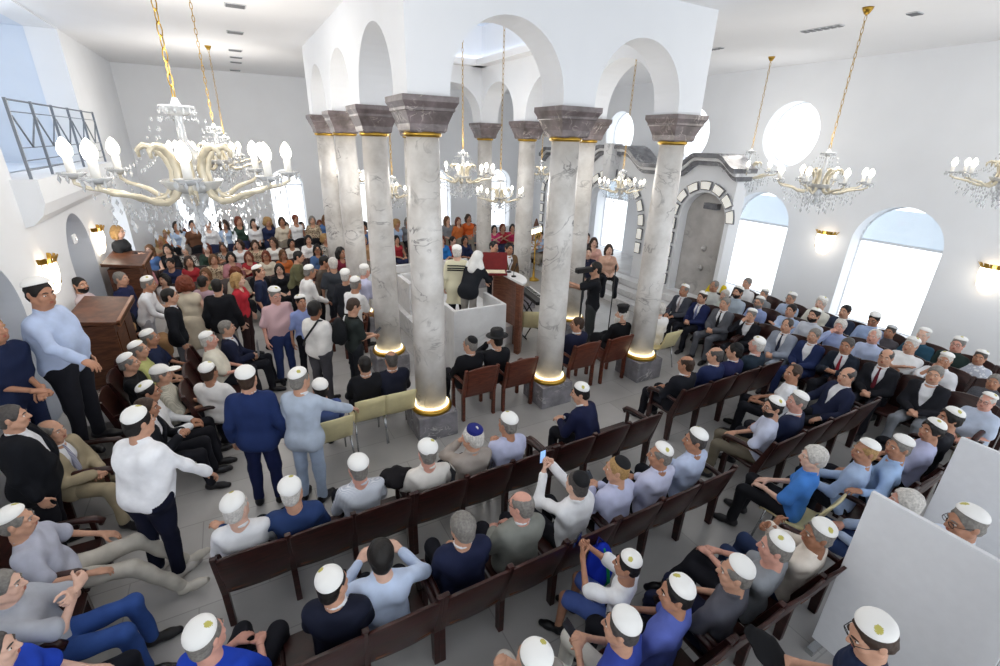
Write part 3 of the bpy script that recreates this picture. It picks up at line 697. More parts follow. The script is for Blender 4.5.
# back edges of the pews: nobody sits through a backrest
SEATLINES = [('y', -2.28, 1, -2.8, 2.4), ('y', -3.44, 1, -3.0, 2.3), ('y', -4.68, 1, -1.2, 2.3), ('y', -2.0, 1, 2.9, 5.5), ('y', -3.38, 1, 2.9, 5.5), ('y', -4.5, 1, 3.1, 5.4), ('x', 6.62, -1, -4.5, 1.3), ('x', 7.55, -1, -4.5, 1.3), ('x', 8.45, -1, -4.5, 1.6), ('x', -4.02, 1, .9, 3), ('x', -3.12, 1, .7, 2.8), ('y', -.02, 1, -1.8, 5.2)]
EMS = [(.045, .045), (-.05, .04), (.05, -.02), (-.02, .06), (.01, .055), None, (.055, .02), None]
def person(px, py, pose, face, label, top='shirt', col='#e3e4e8', bot='#1c1d24', hair='short', hc='dg', hat=None, sk='b', yaw=0, pitch=0, sex='m', build='n', sc=1.0, jk=None, tie=None,
           beard=None, glasses=False, lod=1, low='trousers', shoes='#17161a', at=None, z0=0.0, group=None, floor=True, hatcol='#f0efec', cat='person', noshoe=False, rx=None):
    """stands or sits so that the head is seen at (px, py); face: 0 = towards +x, 90 = towards +y"""
    yaw = int(round(yaw/15)*15); pitch = int(round(pitch/10)*10)
    G = geo(pose, yaw, pitch, sex, build, top, low, lod); J = G['J']
    th = R(face-90); H = J['H']*sc; ct, st = math.cos(th), math.sin(th)
    hx, hy = ct*H[0]-st*H[1], st*H[0]+ct*H[1]
    if rx is not None:
        w = onX(px, py, rx+hx); sc = min(1.06, max(.88, w[2]/J['H'][2])); hx, hy = hx*sc, hy*sc; w = onX(px, py, rx+hx); x, y = rx, w[1]-hy
    elif at is None:
        w = onZ(px, py, z0+H[2]+.01); x, y = w[0]-hx, w[1]-hy
    else: x, y = at
    if J['sit']:
        for ax_, v_, s_, lo_, hi_ in SEATLINES:
            c_, o_ = (x, y) if ax_ == 'x' else (y, x)
            if lo_ < o_ < hi_ and -.14 < (c_-v_)*s_ < .275:
                if ax_ == 'x': x = v_+s_*.275
                else: y = v_+s_*.275
    r = empty('person', (x, y, z0), th, label, cat, group); r.scale = (sc, sc, sc)
    pm = cloth(*col) if isinstance(col, tuple) else cloth(col)
    sm = skin(SKINS[sk]); hm = hairm(HAIRS[hc])
    link('body', G['body'], r, [sm, EYEW, IRIS, hm, plain('#a5604f', rough=.5, noise=.05, name='lip')])
    link({'tee': 'tee_shirt', 'polo': 'polo_shirt', 'vest': 'sleeveless_top', 'blouse': 'blouse', 'tallit': 'prayer_robe'}.get(top, 'shirt'), G['top'], r, [pm])
    if 'jacket' in G:
        link('robe' if top == 'robe' else 'jacket', G['jacket'], r, [cloth(*jk) if isinstance(jk, tuple) else cloth(jk)])
        if tie: link('tie', G['tie'], r, [cloth(*tie) if isinstance(tie, tuple) else cloth(tie)])
    link({'skirt': 'skirt', 'shorts': 'shorts'}.get(low, 'trousers'), G['low'], r, [cloth(*bot) if isinstance(bot, tuple) else cloth(bot)])
    if 'legs' in G: link('bare_legs', G['legs'], r, [sm])
    if lod < 2 and not noshoe:
        for q in 'lr':
            td = J['td'+q]; a = math.atan2(-td[0], td[1]); o = link('shoe', shoe(), r, [plain(shoes, rough=.4)], J['an'+q]); o.rotation_euler = (math.asin(max(-1, min(1, td[2]))), 0, a)
    def onhead(name, me, m, off=(0, 0, 0), tilt=(0, 0, 0), s=1.0):
        Q = Matrix([list(map(float, q)) for q in J['HR']]).to_4x4(); o = link(name, me, r, [m])
        E = Matrix.Rotation(R(tilt[0]), 4, 'X') @ Matrix.Rotation(R(tilt[1]), 4, 'Y') @ Matrix.Rotation(R(tilt[2]), 4, 'Z')
        o.matrix_local = Matrix.Translation(J['H']) @ Q @ Matrix.Scale(HS, 4) @ Matrix.Translation(off) @ E @ Matrix.Scale(s, 4); return o
    if hair: onhead('hair', hairmesh(hair), hm)
    if beard: onhead('beard', hairmesh(beard if isinstance(beard, str) else 'beard'), hm)
    if glasses: onhead('glasses', glasses_mesh(), BLACK)
    i = len(PEOPLE)
    if hat == 'kippah': onhead('skullcap', kippa('w'), kippa_mat(hatcol, EMS[(i*5+3) % 8]), (0, -.030, .074), (14+(i*7) % 11, (i*5) % 9-4, (i*37) % 60), 1.03)
    elif hat == 'kippahplain': onhead('skullcap', kippa('w'), kippa_mat(hatcol), (0, -.030, .074), (18, 0, 0), 1.03)
    elif hat == 'black': onhead('skullcap', kippa('small'), kippa_mat('#1a1a1d'), (0, -.045, .074), (26, 0, 0), 1.12)
    elif hat == 'velvet': onhead('skullcap', kippa('tall'), kippa_mat('#1d2470'), (0, -.03, .082), (14, 0, 0), .9)
    elif hat in ('brim', 'clergy'): onhead('hat', hatmesh(hat), plain('#131316', rough=.7, noise=.1), (0, -.012, .062), (-4, 0, 0), 1.0)
    elif hat == 'baseball': onhead('cap', hairmesh('baseball'), cloth('#e6e4df'))
    elif hat == 'shawl': onhead('prayer_shawl_hood', hairmesh('shawlhead'), cloth('#dcdcda'))
    PEOPLE.append(r)
    return r, J
# ------------------------------------------------------------------ the room
XL, XR, YB, ZC = -4.65, 9.9, 13.2, 5.95
YN = -9.0
def opening(c, hw, sill, spring, rise=None):
    """arched opening: (a, b, lo(t), hi(t))"""
    r = hw if rise is None else rise
    return (c-hw, c+hw, lambda t: sill, lambda t: spring+r*math.sqrt(max(0, 1-((t-c)/hw)**2)), c, hw)
def round_op(c, z, r, rz=None):
    rz = rz or r
    return (c-r, c+r, lambda t: z-rz*math.sqrt(max(0, 1-((t-c)/r)**2)), lambda t: z+rz*math.sqrt(max(0, 1-((t-c)/r)**2)), c, r)
def rect_op(a, b, lo, hi): return (a, b, lambda t: lo, lambda t: hi, (a+b)/2, (b-a)/2)
def pierced(mb, axis, t0, t1, d0, d1, z0, z1, ops, m=0):
    """wall slab along axis ('x' or 'y') from t0 to t1, thickness d0..d1, with real openings cut through"""
    ztop = z1 if callable(z1) else (lambda t: z1)
    xs = {t0, t1}
    for a, b, lo, hi, c, hw in ops:
        for i in range(25): xs.add(round(c-hw*math.cos(PI*i/24), 5))
    if callable(z1):
        for i in range(97): xs.add(round(t0+(t1-t0)*i/96, 5))
    xs = sorted(x for x in xs if t0-1e-6 <= x <= t1+1e-6)
    def P(t, d, z): return (t, d, z) if axis == 'x' else (d, t, z)
    def quad(a, b, c, d): mb.add([a, b, c, d], [(0, 1, 2, 3)], m)
    for xa, xb in zip(xs[:-1], xs[1:]):
        if xb-xa < 1e-6: continue
        mid = (xa+xb)/2
        act = sorted([o for o in ops if o[0] < mid < o[1]], key=lambda o: o[2](mid))
        za, zb = [z0], [z0]
        for o in act: za += [o[2](xa), o[3](xa)]; zb += [o[2](xb), o[3](xb)]
        za.append(ztop(xa)); zb.append(ztop(xb))
        for i in range(0, len(za), 2):
            a0, a1, b0, b1 = za[i], za[i+1], zb[i], zb[i+1]
            if a1-a0 < 1e-5 and b1-b0 < 1e-5: continue
            for d in (d0, d1): quad(P(xa, d, a0), P(xb, d, b0), P(xb, d, b1), P(xa, d, a1))
            quad(P(xa, d0, a0), P(xb, d0, b0), P(xb, d1, b0), P(xa, d1, a0)); quad(P(xa, d0, a1), P(xb, d0, b1), P(xb, d1, b1), P(xa, d1, a1))
    for t in (t0, t1): quad(P(t, d0, z0), P(t, d1, z0), P(t, d1, ztop(t)), P(t, d0, ztop(t)))
    for a, b, lo, hi, c, hw in ops:
        for t in (a, b):
            if hi(t)-lo(t) > 1e-3: quad(P(t, d0, lo(t)), P(t, d1, lo(t)), P(t, d1, hi(t)), P(t, d0, hi(t)))
    return mb
def structure(o): o['kind'] = 'structure'; return o
# floor of large pale stone tiles
m, nt, b = base('stone_floor_tiles')
g = N(nt, 'ShaderNodeNewGeometry'); br = N(nt, 'ShaderNodeTexBrick', Scale=1.0); br.inputs['Color1'].default_value = lin('#a9a7a5'); br.inputs['Color2'].default_value = lin('#b3b1af'); br.inputs['Mortar'].default_value = lin('#979593')
br.inputs['Mortar Size'].default_value = .006; br.inputs['Brick Width'].default_value = 1.2; br.inputs['Row Height'].default_value = .6; br.offset = .5
nt.links.new(g.outputs['Position'], br.inputs['Vector'])
nz = N(nt, 'ShaderNodeTexNoise', Scale=1.4, Detail=5.0); nt.links.new(g.outputs['Position'], nz.inputs['Vector'])
mr = N(nt, 'ShaderNodeMapRange'); mr.inputs['From Min'].default_value = .3; mr.inputs['From Max'].default_value = .7; mr.inputs['To Min'].default_value = .88; mr.inputs['To Max'].default_value = 1.1; nt.links.new(nz.outputs['Fac'], mr.inputs['Value'])
vm = N(nt, 'ShaderNodeVectorMath', operation='SCALE'); nt.links.new(br.outputs['Color'], vm.inputs[0]); nt.links.new(mr.outputs[0], vm.inputs['Scale']); nt.links.new(vm.outputs[0], b.inputs['Base Color'])
b.inputs['Roughness'].default_value = .28
FLOOR = m
structure(MB().box((XL-1.6, YN, -.2), (XR+.6, YB+.6, 0)).build('floor', FLOOR))
# walls with their window openings
WL = [(1.2, .75), (5.05, .75), (8.95, .75)]
lw = MB(); pierced(lw, 'y', YN, YB, XL-.5, XL, 0, ZC+.6, [opening(c, hw, .10, 2.0) for c, hw in WL]+[rect_op(3.0, 7.9, 3.45, 5.93)])
structure(lw.build('wall_left', WALL))
WR = [-7.2, -4.3, -1.2, 1.9, 7.6, 10.6]; RR = [1.6, 4.6, 7.6]
rw = MB(); pierced(rw, 'y', YN, YB, XR, XR+.45, 0, ZC+.6, [opening(c, .82, .42, 2.27) for c in WR]+[round_op(c, 4.45, .68, .73) for c in RR])
structure(rw.build('wall_right', WALL))
WB = [-3.3, -.4, 2.5, 5.4, 8.3]
bw = MB(); pierced(bw, 'x', XL-.5, XR+.45, YB, YB+.45, 0, ZC+.6, [opening(c, .55, .5, 2.45) for c in WB])
structure(bw.build('wall_back', WALL))
# windows: pane, frame bars (each window its own object)
m, nt, b = base('window_glass'); out = nt.nodes['Material Output']; tr = N(nt, 'ShaderNodeBsdfTransparent'); gl = N(nt, 'ShaderNodeBsdfGlossy', Roughness=.05); mxs = N(nt, 'ShaderNodeMixShader'); mxs.inputs[0].default_value = .06
nt.links.new(tr.outputs[0], mxs.inputs[1]); nt.links.new(gl.outputs[0], mxs.inputs[2]); nt.links.new(mxs.outputs[0], out.inputs['Surface']); GLASS = m
FRAME = plain('#e8ebef', rough=.5, noise=.02, name='white_window_frame')
wn = 0
m, nt, b = base('pale_blue_blind'); b.inputs['Base Color'].default_value = lin('#e9f0f6'); b.inputs['Roughness'].default_value = .8
tl = N(nt, 'ShaderNodeBsdfTranslucent', Color=lin('#eef4f9')); mxs = N(nt, 'ShaderNodeMixShader'); mxs.inputs[0].default_value = .5
nt.links.new(b.outputs[0], mxs.inputs[1]); nt.links.new(tl.outputs[0], mxs.inputs[2]); nt.links.new(mxs.outputs[0], nt.nodes['Material Output'].inputs['Surface']); BLINDM = m
BLIND = None
def window(axis, d, c, hw, sill, spring, inward, mull=True, blind=False):
    global wn; wn += 1
    def P(t, dd, z): return (t, dd, z) if axis == 'x' else (dd, t, z)
    poly = [(c-hw, sill), (c+hw, sill)]+[(c+hw*math.cos(PI*i/20), spring+hw*math.sin(PI*i/20)) for i in range(21)]
    w = MB(); n = len(poly)
    for i in range(n):
        (a, z), (a2, z2) = poly[i], poly[(i+1) % n]
        w.tube([P(a, d, z), P(a2, d, z2)], .03, 6)
    for z in (spring,): w.tube([P(c-hw, d, z), P(c+hw, d, z)], .025, 6)
    if mull: w.tube([P(c, d, sill), P(c, d, spring)], .02, 6)
    o = structure(w.build('window_%d' % wn, FRAME))
    p = MB(); p.add([P(a, d, z) for a, z in poly], [tuple(range(n))]); p.build('pane', GLASS, o)
    if blind:
        q = [(c+hw*math.cos(PI*i/20), spring+.12+(hw)*math.sin(PI*i/20)) for i in range(21)]; q = [(a, min(z, spring+hw*1.0)) for a, z in q]
        bd = MB(); bd.prism([(a, spring+.02) for a in (c+hw, c-hw)]+[(a, z-.12) for a, z in q[::-1]], 'y' if axis == 'x' else 'x', d+.06, d+.075); bd.build('blind', BLINDM, o)
def round_window(axis, d, c, z, r, rz):
    global wn; wn += 1
    pts = [(d, c+r*math.cos(2*PI*i/32), z+rz*math.sin(2*PI*i/32)) for i in range(32)]
    o = structure(MB().tube(pts, .03, 6, closed=True).build('window_%d' % wn, FRAME)); MB().add(pts, [tuple(range(32))]).build('pane', GLASS, o)
NICHE = plain('#aab6cb', rough=.8, noise=.02, scale=1.5, name='shade_tinted_plaster')  # white plaster recess; its blue-grey shade is put into the colour
for i, (c, hw) in enumerate(WL):
    if i == 2: window('y', XL-.42, c, hw, .1, 2.0, 1)
    else: structure(MB().box((XL-.52, c-hw-.05, 0), (XL-.40, c+hw+.05, 2.9)).build('wall_niche_%d' % (i+1), NICHE))
for c in WR: window('y', XR+.40, c, .82, .42, 2.27, -1, False, True)
for c in RR: round_window('y', XR+.38, c, 4.45, .68, .73)
for c in WB: window('x', YB+.38, c, .55, .5, 2.45, -1)
# ceilings: the aisles, and the raised ceiling over the colonnade
hx0, hx1, hy0, hy1 = -.25, 2*DU+.25, -.25, 3*DV+.25
ce = MB()
ce.box((XL-.5, YN, ZC), (hx0+.02, YB+.45, ZC+.15)); ce.box((hx1-.02, YN, ZC), (XR+.45, YB+.45, ZC+.15)); ce.box((hx0+.02, YN, ZC), (hx1-.02, hy0+.02, ZC+.15)); ce.box((hx0+.02, hy1-.02, ZC), (hx1-.02, YB+.45, ZC+.15))
structure(ce.build('ceiling', CEIL))
structure(MB().box((hx0-.3, hy0-.3, 6.75), (hx1+.3, hy1+.3, 6.9)).build('ceiling_lantern', WALLB))
# inner cornice of the lantern
cn = MB(); q = .3; x0, x1, y0, y1 = .24, 2*DU-.24, .24, 3*DV-.24
for a, b2 in (((x0, y0), (x1, y0+q)), ((x0, y1-q), (x1, y1)), ((x0, y0), (x0+q, y1)), ((x1-q, y0), (x1, y1))): cn.box((a[0], a[1], 5.84), (b2[0], b2[1], 5.98))
structure(cn.build('trim_1', CEIL))
cv = MB()
for a, b2 in (((x0+.03, y0+.03), (x1-.03, y0+.10)), ((x0+.03, y1-.10), (x1-.03, y1-.03)), ((x0+.03, y0+.1), (x0+.10, y1-.1)), ((x1-.10, y0+.1), (x1-.03, y1-.1))): cv.box((a[0], a[1], 5.985), (b2[0], b2[1], 6.01))
tag(cv.build('cove_light', emit('#eef4ff', 3.0, 'cove_strip')), 'hidden strip of light along the cornice inside the arcade', 'light')
# the arcade walls above the columns
ops = lambda n, s: [opening(s*(i+.5), s/2-.262, 4.56, 4.64, .82) for i in range(n)]
for nm, ax, t0, t1, d in (('wall_arcade_front', 'x', -.25, 2*DU+.25, 0), ('wall_arcade_rear', 'x', -.25, 2*DU+.25, 3*DV)):
    w = MB(); pierced(w, ax, t0, t1, d-.25, d+.25, 4.56, 6.8, ops(2, DU)); structure(w.build(nm, WALL))
for nm, d in (('wall_arcade_left', 0), ('wall_arcade_right', 2*DU)):
    w = MB(); pierced(w, 'y', .24, 3*DV-.24, d-.249, d+.249, 4.56, 6.8, ops(3, DV)); structure(w.build(nm, WALL))
# columns
proto = None
CN = {(0, 0): 'marble column at the near corner of the arcade beside the cream chairs', (1, 0): 'marble column between the two pairs of brown armchairs', (2, 0): 'marble column beside the white-haired person on a cream chair',
      (0, 1): 'marble column behind the seated bald man, next beyond the near corner', (0, 2): 'third marble column along the left side of the arcade', (0, 3): 'last marble column along the left side of the arcade',
      (2, 1): 'marble column with a glowing foot behind the black lamp stand', (2, 2): 'marble column behind the electric keyboard', (2, 3): 'marble column at the far right corner of the arcade', (1, 3): 'marble column in the middle of the arcade\'s far side'}
GLOWR = emit('#fff2cf', 1.7, 'ring_light')
for (a, b2), lab in CN.items():
    if proto is None:
        c = empty('marble_column', (0, 0, 0)); proto = c
        MB().prism([(-.30, -.30), (.30, -.30), (.30, .30), (-.30, .30)], 'z', 0, .40).build('plinth', PLIN, c, bevel=.012)
        MB().lathe([(.30, .40), (.305, .43), (.29, .455), (.255, .462), (.25, .40)], 32).build('foot_ring', GOLD, c)
        MB().lathe([(.252, .462), (.262, .478), (.25, .498), (.236, .498), (.236, .462)], 32).build('ring_light', GLOWR, c)
        MB().lathe([(.225, .46), (.222, 1.6), (.215, 2.8), (.196, 4.14)], 36).build('shaft', SHAFT, c)
        MB().lathe([(.20, 4.13), (.225, 4.14), (.232, 4.165), (.22, 4.185), (.20, 4.19)], 32).build('neck_ring', GOLD, c)
        cp = MB(); lv = [(.205, 4.18), (.225, 4.20), (.235, 4.27), (.285, 4.40), (.30, 4.41), (.30, 4.44), (.335, 4.50), (.335, 4.56)]
        V = [];
        for r, z in lv: V += [(-r, -r, z), (r, -r, z), (r, r, z), (-r, r, z)]
        Fc = [(3, 2, 1, 0), tuple(range(4*len(lv)-4, 4*len(lv)))]+[(i*4+k, i*4+(k+1) % 4, i*4+4+(k+1) % 4, i*4+4+k) for i in range(len(lv)-1) for k in range(4)]
        cp.add(V, Fc); cp.build('capital', CAPM, c)
    else: c = copy_tree(proto)
    c.location = (a*DU, b2*DV, 0); tag(c, lab, 'column', 'columns of the arcade', 'thing')
# gallery the camera stands on, and the platform along the left wall
structure(MB().box((XL, YN, 2.45), (XR, -5.95, 2.62)).build('floor_gallery', CEIL))
structure(MB().box((XL, .56, 0), (-4.30, 1.35, .5)).box((XL, 1.35, 0), (-3.72, 10.5, .5)).build('floor_platform', FLOOR))
# balcony on the left wall
al = MB(); al.box((XL-1.6, 2.9, 3.3), (XL-.45, 8.0, 3.45)); al.box((XL-1.65, 2.9, 3.3), (XL-1.6, 8.0, ZC)); al.box((XL-1.6, 2.9, 3.3), (XL-.5, 2.95, ZC)); al.box((XL-1.6, 7.95, 3.3), (XL-.5, 8.0, ZC)); al.box((XL-1.6, 2.9, ZC-.02), (XL-.5, 8.0, ZC))
structure(al.build('wall_balcony', WALLB))
RAILM = plain('#7d848e', rough=.4, metal=.4, name='pale_steel')
bl = empty('balcony', (XL, 5.4, 3.0), 0, 'white balcony with a thin metal railing high on the wall', 'balcony')
pr = [(.0, -.15), (.10, -.12), (.22, .0), (.28, .16), (.28, .47), (.0, .47)]
MB().prism([(x, z) for x, z in pr], 'y', -2.5, 2.6, smooth=False).build('slab', WALL, bl)
rl = MB(); yy = [-2.4+i*.98 for i in range(6)]
for z, r in ((1.44, .012), (1.30, .007), (.86, .007), (.70, .007), (.58, .007)): rl.tube([(.2, -2.4, z), (.2, 2.5, z)], r, 6)
for i in range(5):
    a, c2 = yy[i], yy[i+1]
    rl.tube([(.2, a+.05, 1.25), (.2, (a+c2)/2, .86)], .012, 5); rl.tube([(.2, (a+c2)/2, .86), (.2, c2-.05, 1.25)], .012, 5)
rl.build('rail', RAILM, bl)
for y in yy: MB().box((.18, y-.015, .45), (.212, y+.015, 1.46)).build('post', RAILM, bl)
# ceiling vents
VD = plain('#6b6d70', rough=.6, name='grille')
def vent(px, py, sx, sy, lab):
    w = onZ(px, py, ZC); o = empty('ceiling_vent', (w[0], w[1], ZC), 0, lab, 'vent', 'ceiling vents')
    MB().box((-sx/2, -sy/2, -.015), (sx/2, sy/2, -.001)).build('frame', plain('#c9cbce', name='vent_frame'), o)
    g_ = MB()
    for i in range(6): y = -sy/2*.85+sy*.85*(i/5); g_.box((-sx/2*.88, y-sy*.055, -.022), (sx/2*.88, y+sy*.055, -.012))
    g_.build('grille', VD, o)
for i, (px, py) in enumerate([(235, 5), (235, 32), (235, 50), (236, 57), (236, 62), (235, 70)]):
    vent(px, py, .30, .22, 'grey ceiling vent, %s from the camera in the row over the aisle' % ['nearest', 'second', 'third', 'fourth', 'fifth', 'last'][i])
vent(822, 28, .16, .62, 'long narrow ceiling vent over the seats by the big windows'); vent(915, 13, .2, .14, 'small grey ceiling vent beside the long narrow one'); vent(712, 49, .12, .5, 'narrow ceiling vent beside the arcade wall')

# ------------------------------------------------------------------ the ark wall
AX = 8.0
ark = empty('ark_screen', (AX, 4.85, 0), 0, 'white ark screen with marble-edged arches and dark wavy cornice', 'ark')
AY0, AY1 = 1.28, 9.0; cc = 5.35
def hump(t):
    z = 3.42
    for c, w, h in ((2.05, .85, .30), (cc, 1.35, .42), (8.4, .85, .30)):
        d = abs(t-c)/w
        if d < 1: z = max(z, 3.42+h*(.5+.5*math.cos(PI*max(0, (d-.35)/.65))) if d > .35 else 3.42+h)
    return z
aw = MB(); aops = [opening(2.05, .66, .52, 2.45), opening(cc, 1.2, .52, 1.98), opening(8.3, .55, .52, 2.45)]
pierced(aw, 'y', AY0, AY1, -.14, .14, .515, hump, aops)
aw.v = [(x, y-4.85, z) for x, y, z in aw.v]; aw.build('screen_wall', WALL, ark)
kc = MB()
for k, (dx, h0, h1) in enumerate(((.10, .0, .10), (.16, .10, .17), (.24, .17, .27))):
    pts = [AY0-.05+(AY1-AY0+.1)*i/120 for i in range(121)]
    V = []
    for t in pts:
        z = hump(t); V += [(-.18-dx, t-4.85, z+h0), (-.18-dx, t-4.85, z+h1), (.18+dx, t-4.85, z+h1), (.18+dx, t-4.85, z+h0)]
    Fc = [(i*4+j, i*4+(j+1) % 4, i*4+4+(j+1) % 4, i*4+4+j) for i in range(120) for j in range(4)]+[(0, 1, 2, 3), (480, 483, 482, 481)]
    kc.add(V, Fc, 0 if k != 1 else 1)
kc.build('cornice', [DMAR, WMAR], ark)
kp = MB().prism([(-.13+.5, 3.20), (.13+.5, 3.20), (.19+.5, 4.15), (-.19+.5, 4.15)], 'x', -.48, -.1); kp.build('keystone', WMAR, ark, bevel=.01)
def inlay(c, spring, r0, r1, n, jamb, sides=(-1, 1)):
    seg = []
    for i in range(n): seg.append((PI*(i+.10)/n, PI*(i+.90)/n))
    def piece(pts, pts2):
        o = MB().prism([(y-4.85, z) for y, z in pts], 'x', -.205, -.17).build('inlay_border', DMAR, ark); MB().prism([(y-4.85, z) for y, z in pts2], 'x', -.22, -.19).build('inlay_panel', emit('#f4f2ea', .25, 'panel_added_glow'), o)  # white inlay with a faint glow added to the material, no lamp behind
    for a0, a1 in seg:
        A = lambda r, lo, hi: [(c+r*math.cos(lo+(hi-lo)*k/4), spring+r*math.sin(lo+(hi-lo)*k/4)) for k in range(5)]
        e = .022; de = e/((r0+r1)/2)
        piece(A(r1, a0, a1)+A(r0, a0, a1)[::-1], A(r1-e, a0+de, a1-de)+A(r0+e, a0+de, a1-de)[::-1])
    h = PI*(r0+r1)/2/n
    for k in range(jamb):
        for s in sides:
            z1 = spring-.03-k*h; z0 = z1-h*.8
            if z0 < .55: continue
            ya, yb = sorted((c+s*r0, c+s*r1)); piece([(ya, z0), (yb, z0), (yb, z1), (ya, z1)], [(ya+.022, z0+.022), (yb-.022, z0+.022), (yb-.022, z1-.022), (ya+.022, z1-.022)])
inlay(2.05, 2.45, .72, .93, 7, 5, (1,)); inlay(cc, 1.98, 1.27, 1.48, 11, 2); inlay(8.3, 2.45, .61, .80, 6, 4)
# shallow grey marble niche in the near arch, with two wall hooks
MB().box((.14, 2.05-.72-4.85, .515), (.30, 2.05+.72-4.85, 3.25)).build('backing', WALL, ark); MB().box((.125, 2.05-.655-4.85, .52), (.139, 2.05+.655-4.85, 3.08)).build('niche_back', GMAR, ark)
MB().box((-.02, 2.05-.28-4.85, 2.72), (.124, 2.05+.1-4.85, 2.86)).build('niche_lamp', DMAR, ark)
for z in (1.75, 1.25): MB().lathe([(.06, 0), (.075, .03), (.03, .10), (.004, .12)], 16, mat=Matrix.Translation((.124, 2.05-.05-4.85, z)) @ Matrix.Rotation(-PI/2, 4, 'Y')).build('wall_boss', GMAR, ark)
# side return and dark wooden door leaf inside the main arch
MB().box((.18, 4.0-4.85, .5), (1.7, 4.12-4.85, 3.3)).build('side_wall', WALL, ark)
dl = MB(); dl.box((.26, 4.14-4.85, .52), (.33, 4.5-4.85, 2.95)); dl.build('door', wood('#35120f', '#5a2019', name='dark_red_wood'), ark)
# marble steps up to the ark
st = empty('marble_steps', (7.2, 5.2, 0), 0, 'white marble steps leading up to the ark screen', 'steps')
for k, x in enumerate((6.75, 7.1, 7.45)): MB().box((x-7.2, 1.2-5.2, k*.17), ((6.75+.35*(k+1) if k < 2 else XR-.02)-7.2, 9.2-5.2, k*.17+.17)).build('step', WMAR, st, bevel=.01)
# ------------------------------------------------------------------ furniture
BRASSB = plain('#6e4a36', rough=.35, name='rail_wood')
_bench = {}
def bench(x, y, face, n, w, label, arms=(1, 1), group='dark wooden pews', mid_arms=False, mat=None, z=0.0, backh=.95):
    """row of n seats, back edge centred at (x, y); sitters look along face"""
    key = (n, w, arms, mid_arms, str(mat), backh)
    th = R(face-90); mt = mat or PEW
    if key in _bench: r = copy_tree(_bench[key])
    else:
        r = empty('pew', (0, 0, 0)); _bench[key] = r; L = n*w
        for i in range(n):
            c = -L/2+(i+.5)*w; h = w/2-.012
            b = MB(); seg = 8; V = []
            for d in (0, -.028):
                for k in range(seg+1):
                    t = -1+2*k/seg; cx = c+h*t
                    for zz in (.40, backh-.045*abs(t)**3+(0)): V.append((cx, .165-(zz-.40)*.30+d-.018*(1-t*t), zz))
            nn = (seg+1)*2; Fc = []
            for k in range(seg):
                a = k*2; Fc += [(a, a+2, a+3, a+1), (nn+a, nn+a+1, nn+a+3, nn+a+2), (a+1, a+3, nn+a+3, nn+a+1), (a, nn+a, nn+a+2, a+2)]
            Fc += [(0, 1, nn+1, nn), (nn-2, 2*nn-2, 2*nn-1, nn-1)]
            b.add(V, Fc, 0, True); bp = b.build('back_panel', mt, r, bevel=.004)
            MB().tube([(c-h*.82, .115, .455), (c+h*.82, .115, .455)], .011, 6).build('back_rail', BRASSB, bp)
            MB().box((c-h, .17, .40), (c+h, .62, .445), bev=.012).build('seat', mt, r)
        for i in range(n+1):
            c = -L/2+i*w; b = MB()
            b.prism([(.13, 0), (.20, 0), (.215, .42), (.04, .93), (-.005, .93), (.125, .40)], 'x', c-.026, c+.026); b.build('rear_leg', mt, r, bevel=.006)
            MB().box((c-.024, .54, 0), (c+.024, .60, .41)).build('front_leg', mt, r)
            e = 0 if i == 0 else 1 if i == n else 2
            if (e < 2 and arms[e]) or (e == 2 and mid_arms):
                a = MB(); a.tube([(c, .07, .68), (c, .25, .70), (c, .48, .685), (c, .60, .66), (c, .645, .62), (c, .625, .58)], [.024, .03, .032, .036, .034, .02], 8); a.box((c-.018, .55, .40), (c+.018, .59, .66)); a.build('armrest', mt, r)
    r.location = (x, y, z); r.rotation_euler = (0, 0, th)
    tag(r, label, 'bench', group); return r
_ch = {}
def armchair(x, y, face, label):
    if 'a' in _ch: r = copy_tree(_ch['a'])
    else:
        r = empty('armchair'); _ch['a'] = r
        b = MB(); V = []; seg = 10
        for d in (0, -.035):
            for k in range(seg+1):
                t = -1+2*k/seg
                for zz in (.44, .93+.045*(1-t*t)): V.append((.25*t*(.92 if zz < .5 else 1.0), .0-(zz-.44)*.27+d-.02*(1-t*t), zz))
        nn = (seg+1)*2; Fc = []
        for k in range(seg): a = k*2; Fc += [(a, a+2, a+3, a+1), (nn+a, nn+a+1, nn+a+3, nn+a+2), (a+1, a+3, nn+a+3, nn+a+1), (a, nn+a, nn+a+2, a+2)]
        Fc += [(0, 1, nn+1, nn), (nn-2, 2*nn-2, 2*nn-1, nn-1)]
        b.add(V, Fc, 0, True).build('back_panel', CHAIRW, r, bevel=.006)
        MB().box((-.25, -.02, .41), (.25, .46, .46), bev=.015).build('seat', CHAIRW, r)
        for s in (-1, 1):
            MB().prism([(-.03, 0), (.03, 0), (.03, .44), (-.10, .94), (-.15, .94), (-.03, .42)], 'x', s*.265-.024, s*.265+.024).build('rear_leg', CHAIRW, r, bevel=.006)
            MB().box((s*.25-.024, .40, 0), (s*.25+.024, .45, .42)).build('front_leg', CHAIRW, r)
            a = MB(); a.tube([(s*.27, -.06, .68), (s*.28, .15, .69), (s*.28, .38, .67), (s*.28, .46, .62)], [.02, .026, .03, .022], 8); a.box((s*.27-.016, .37, .42), (s*.27+.016, .41, .66)); a.build('armrest', CHAIRW, r)
    r.location = (x, y, 0); r.rotation_euler = (0, 0, R(face-90)); return tag(r, label, 'chair', 'red-brown wooden armchairs')
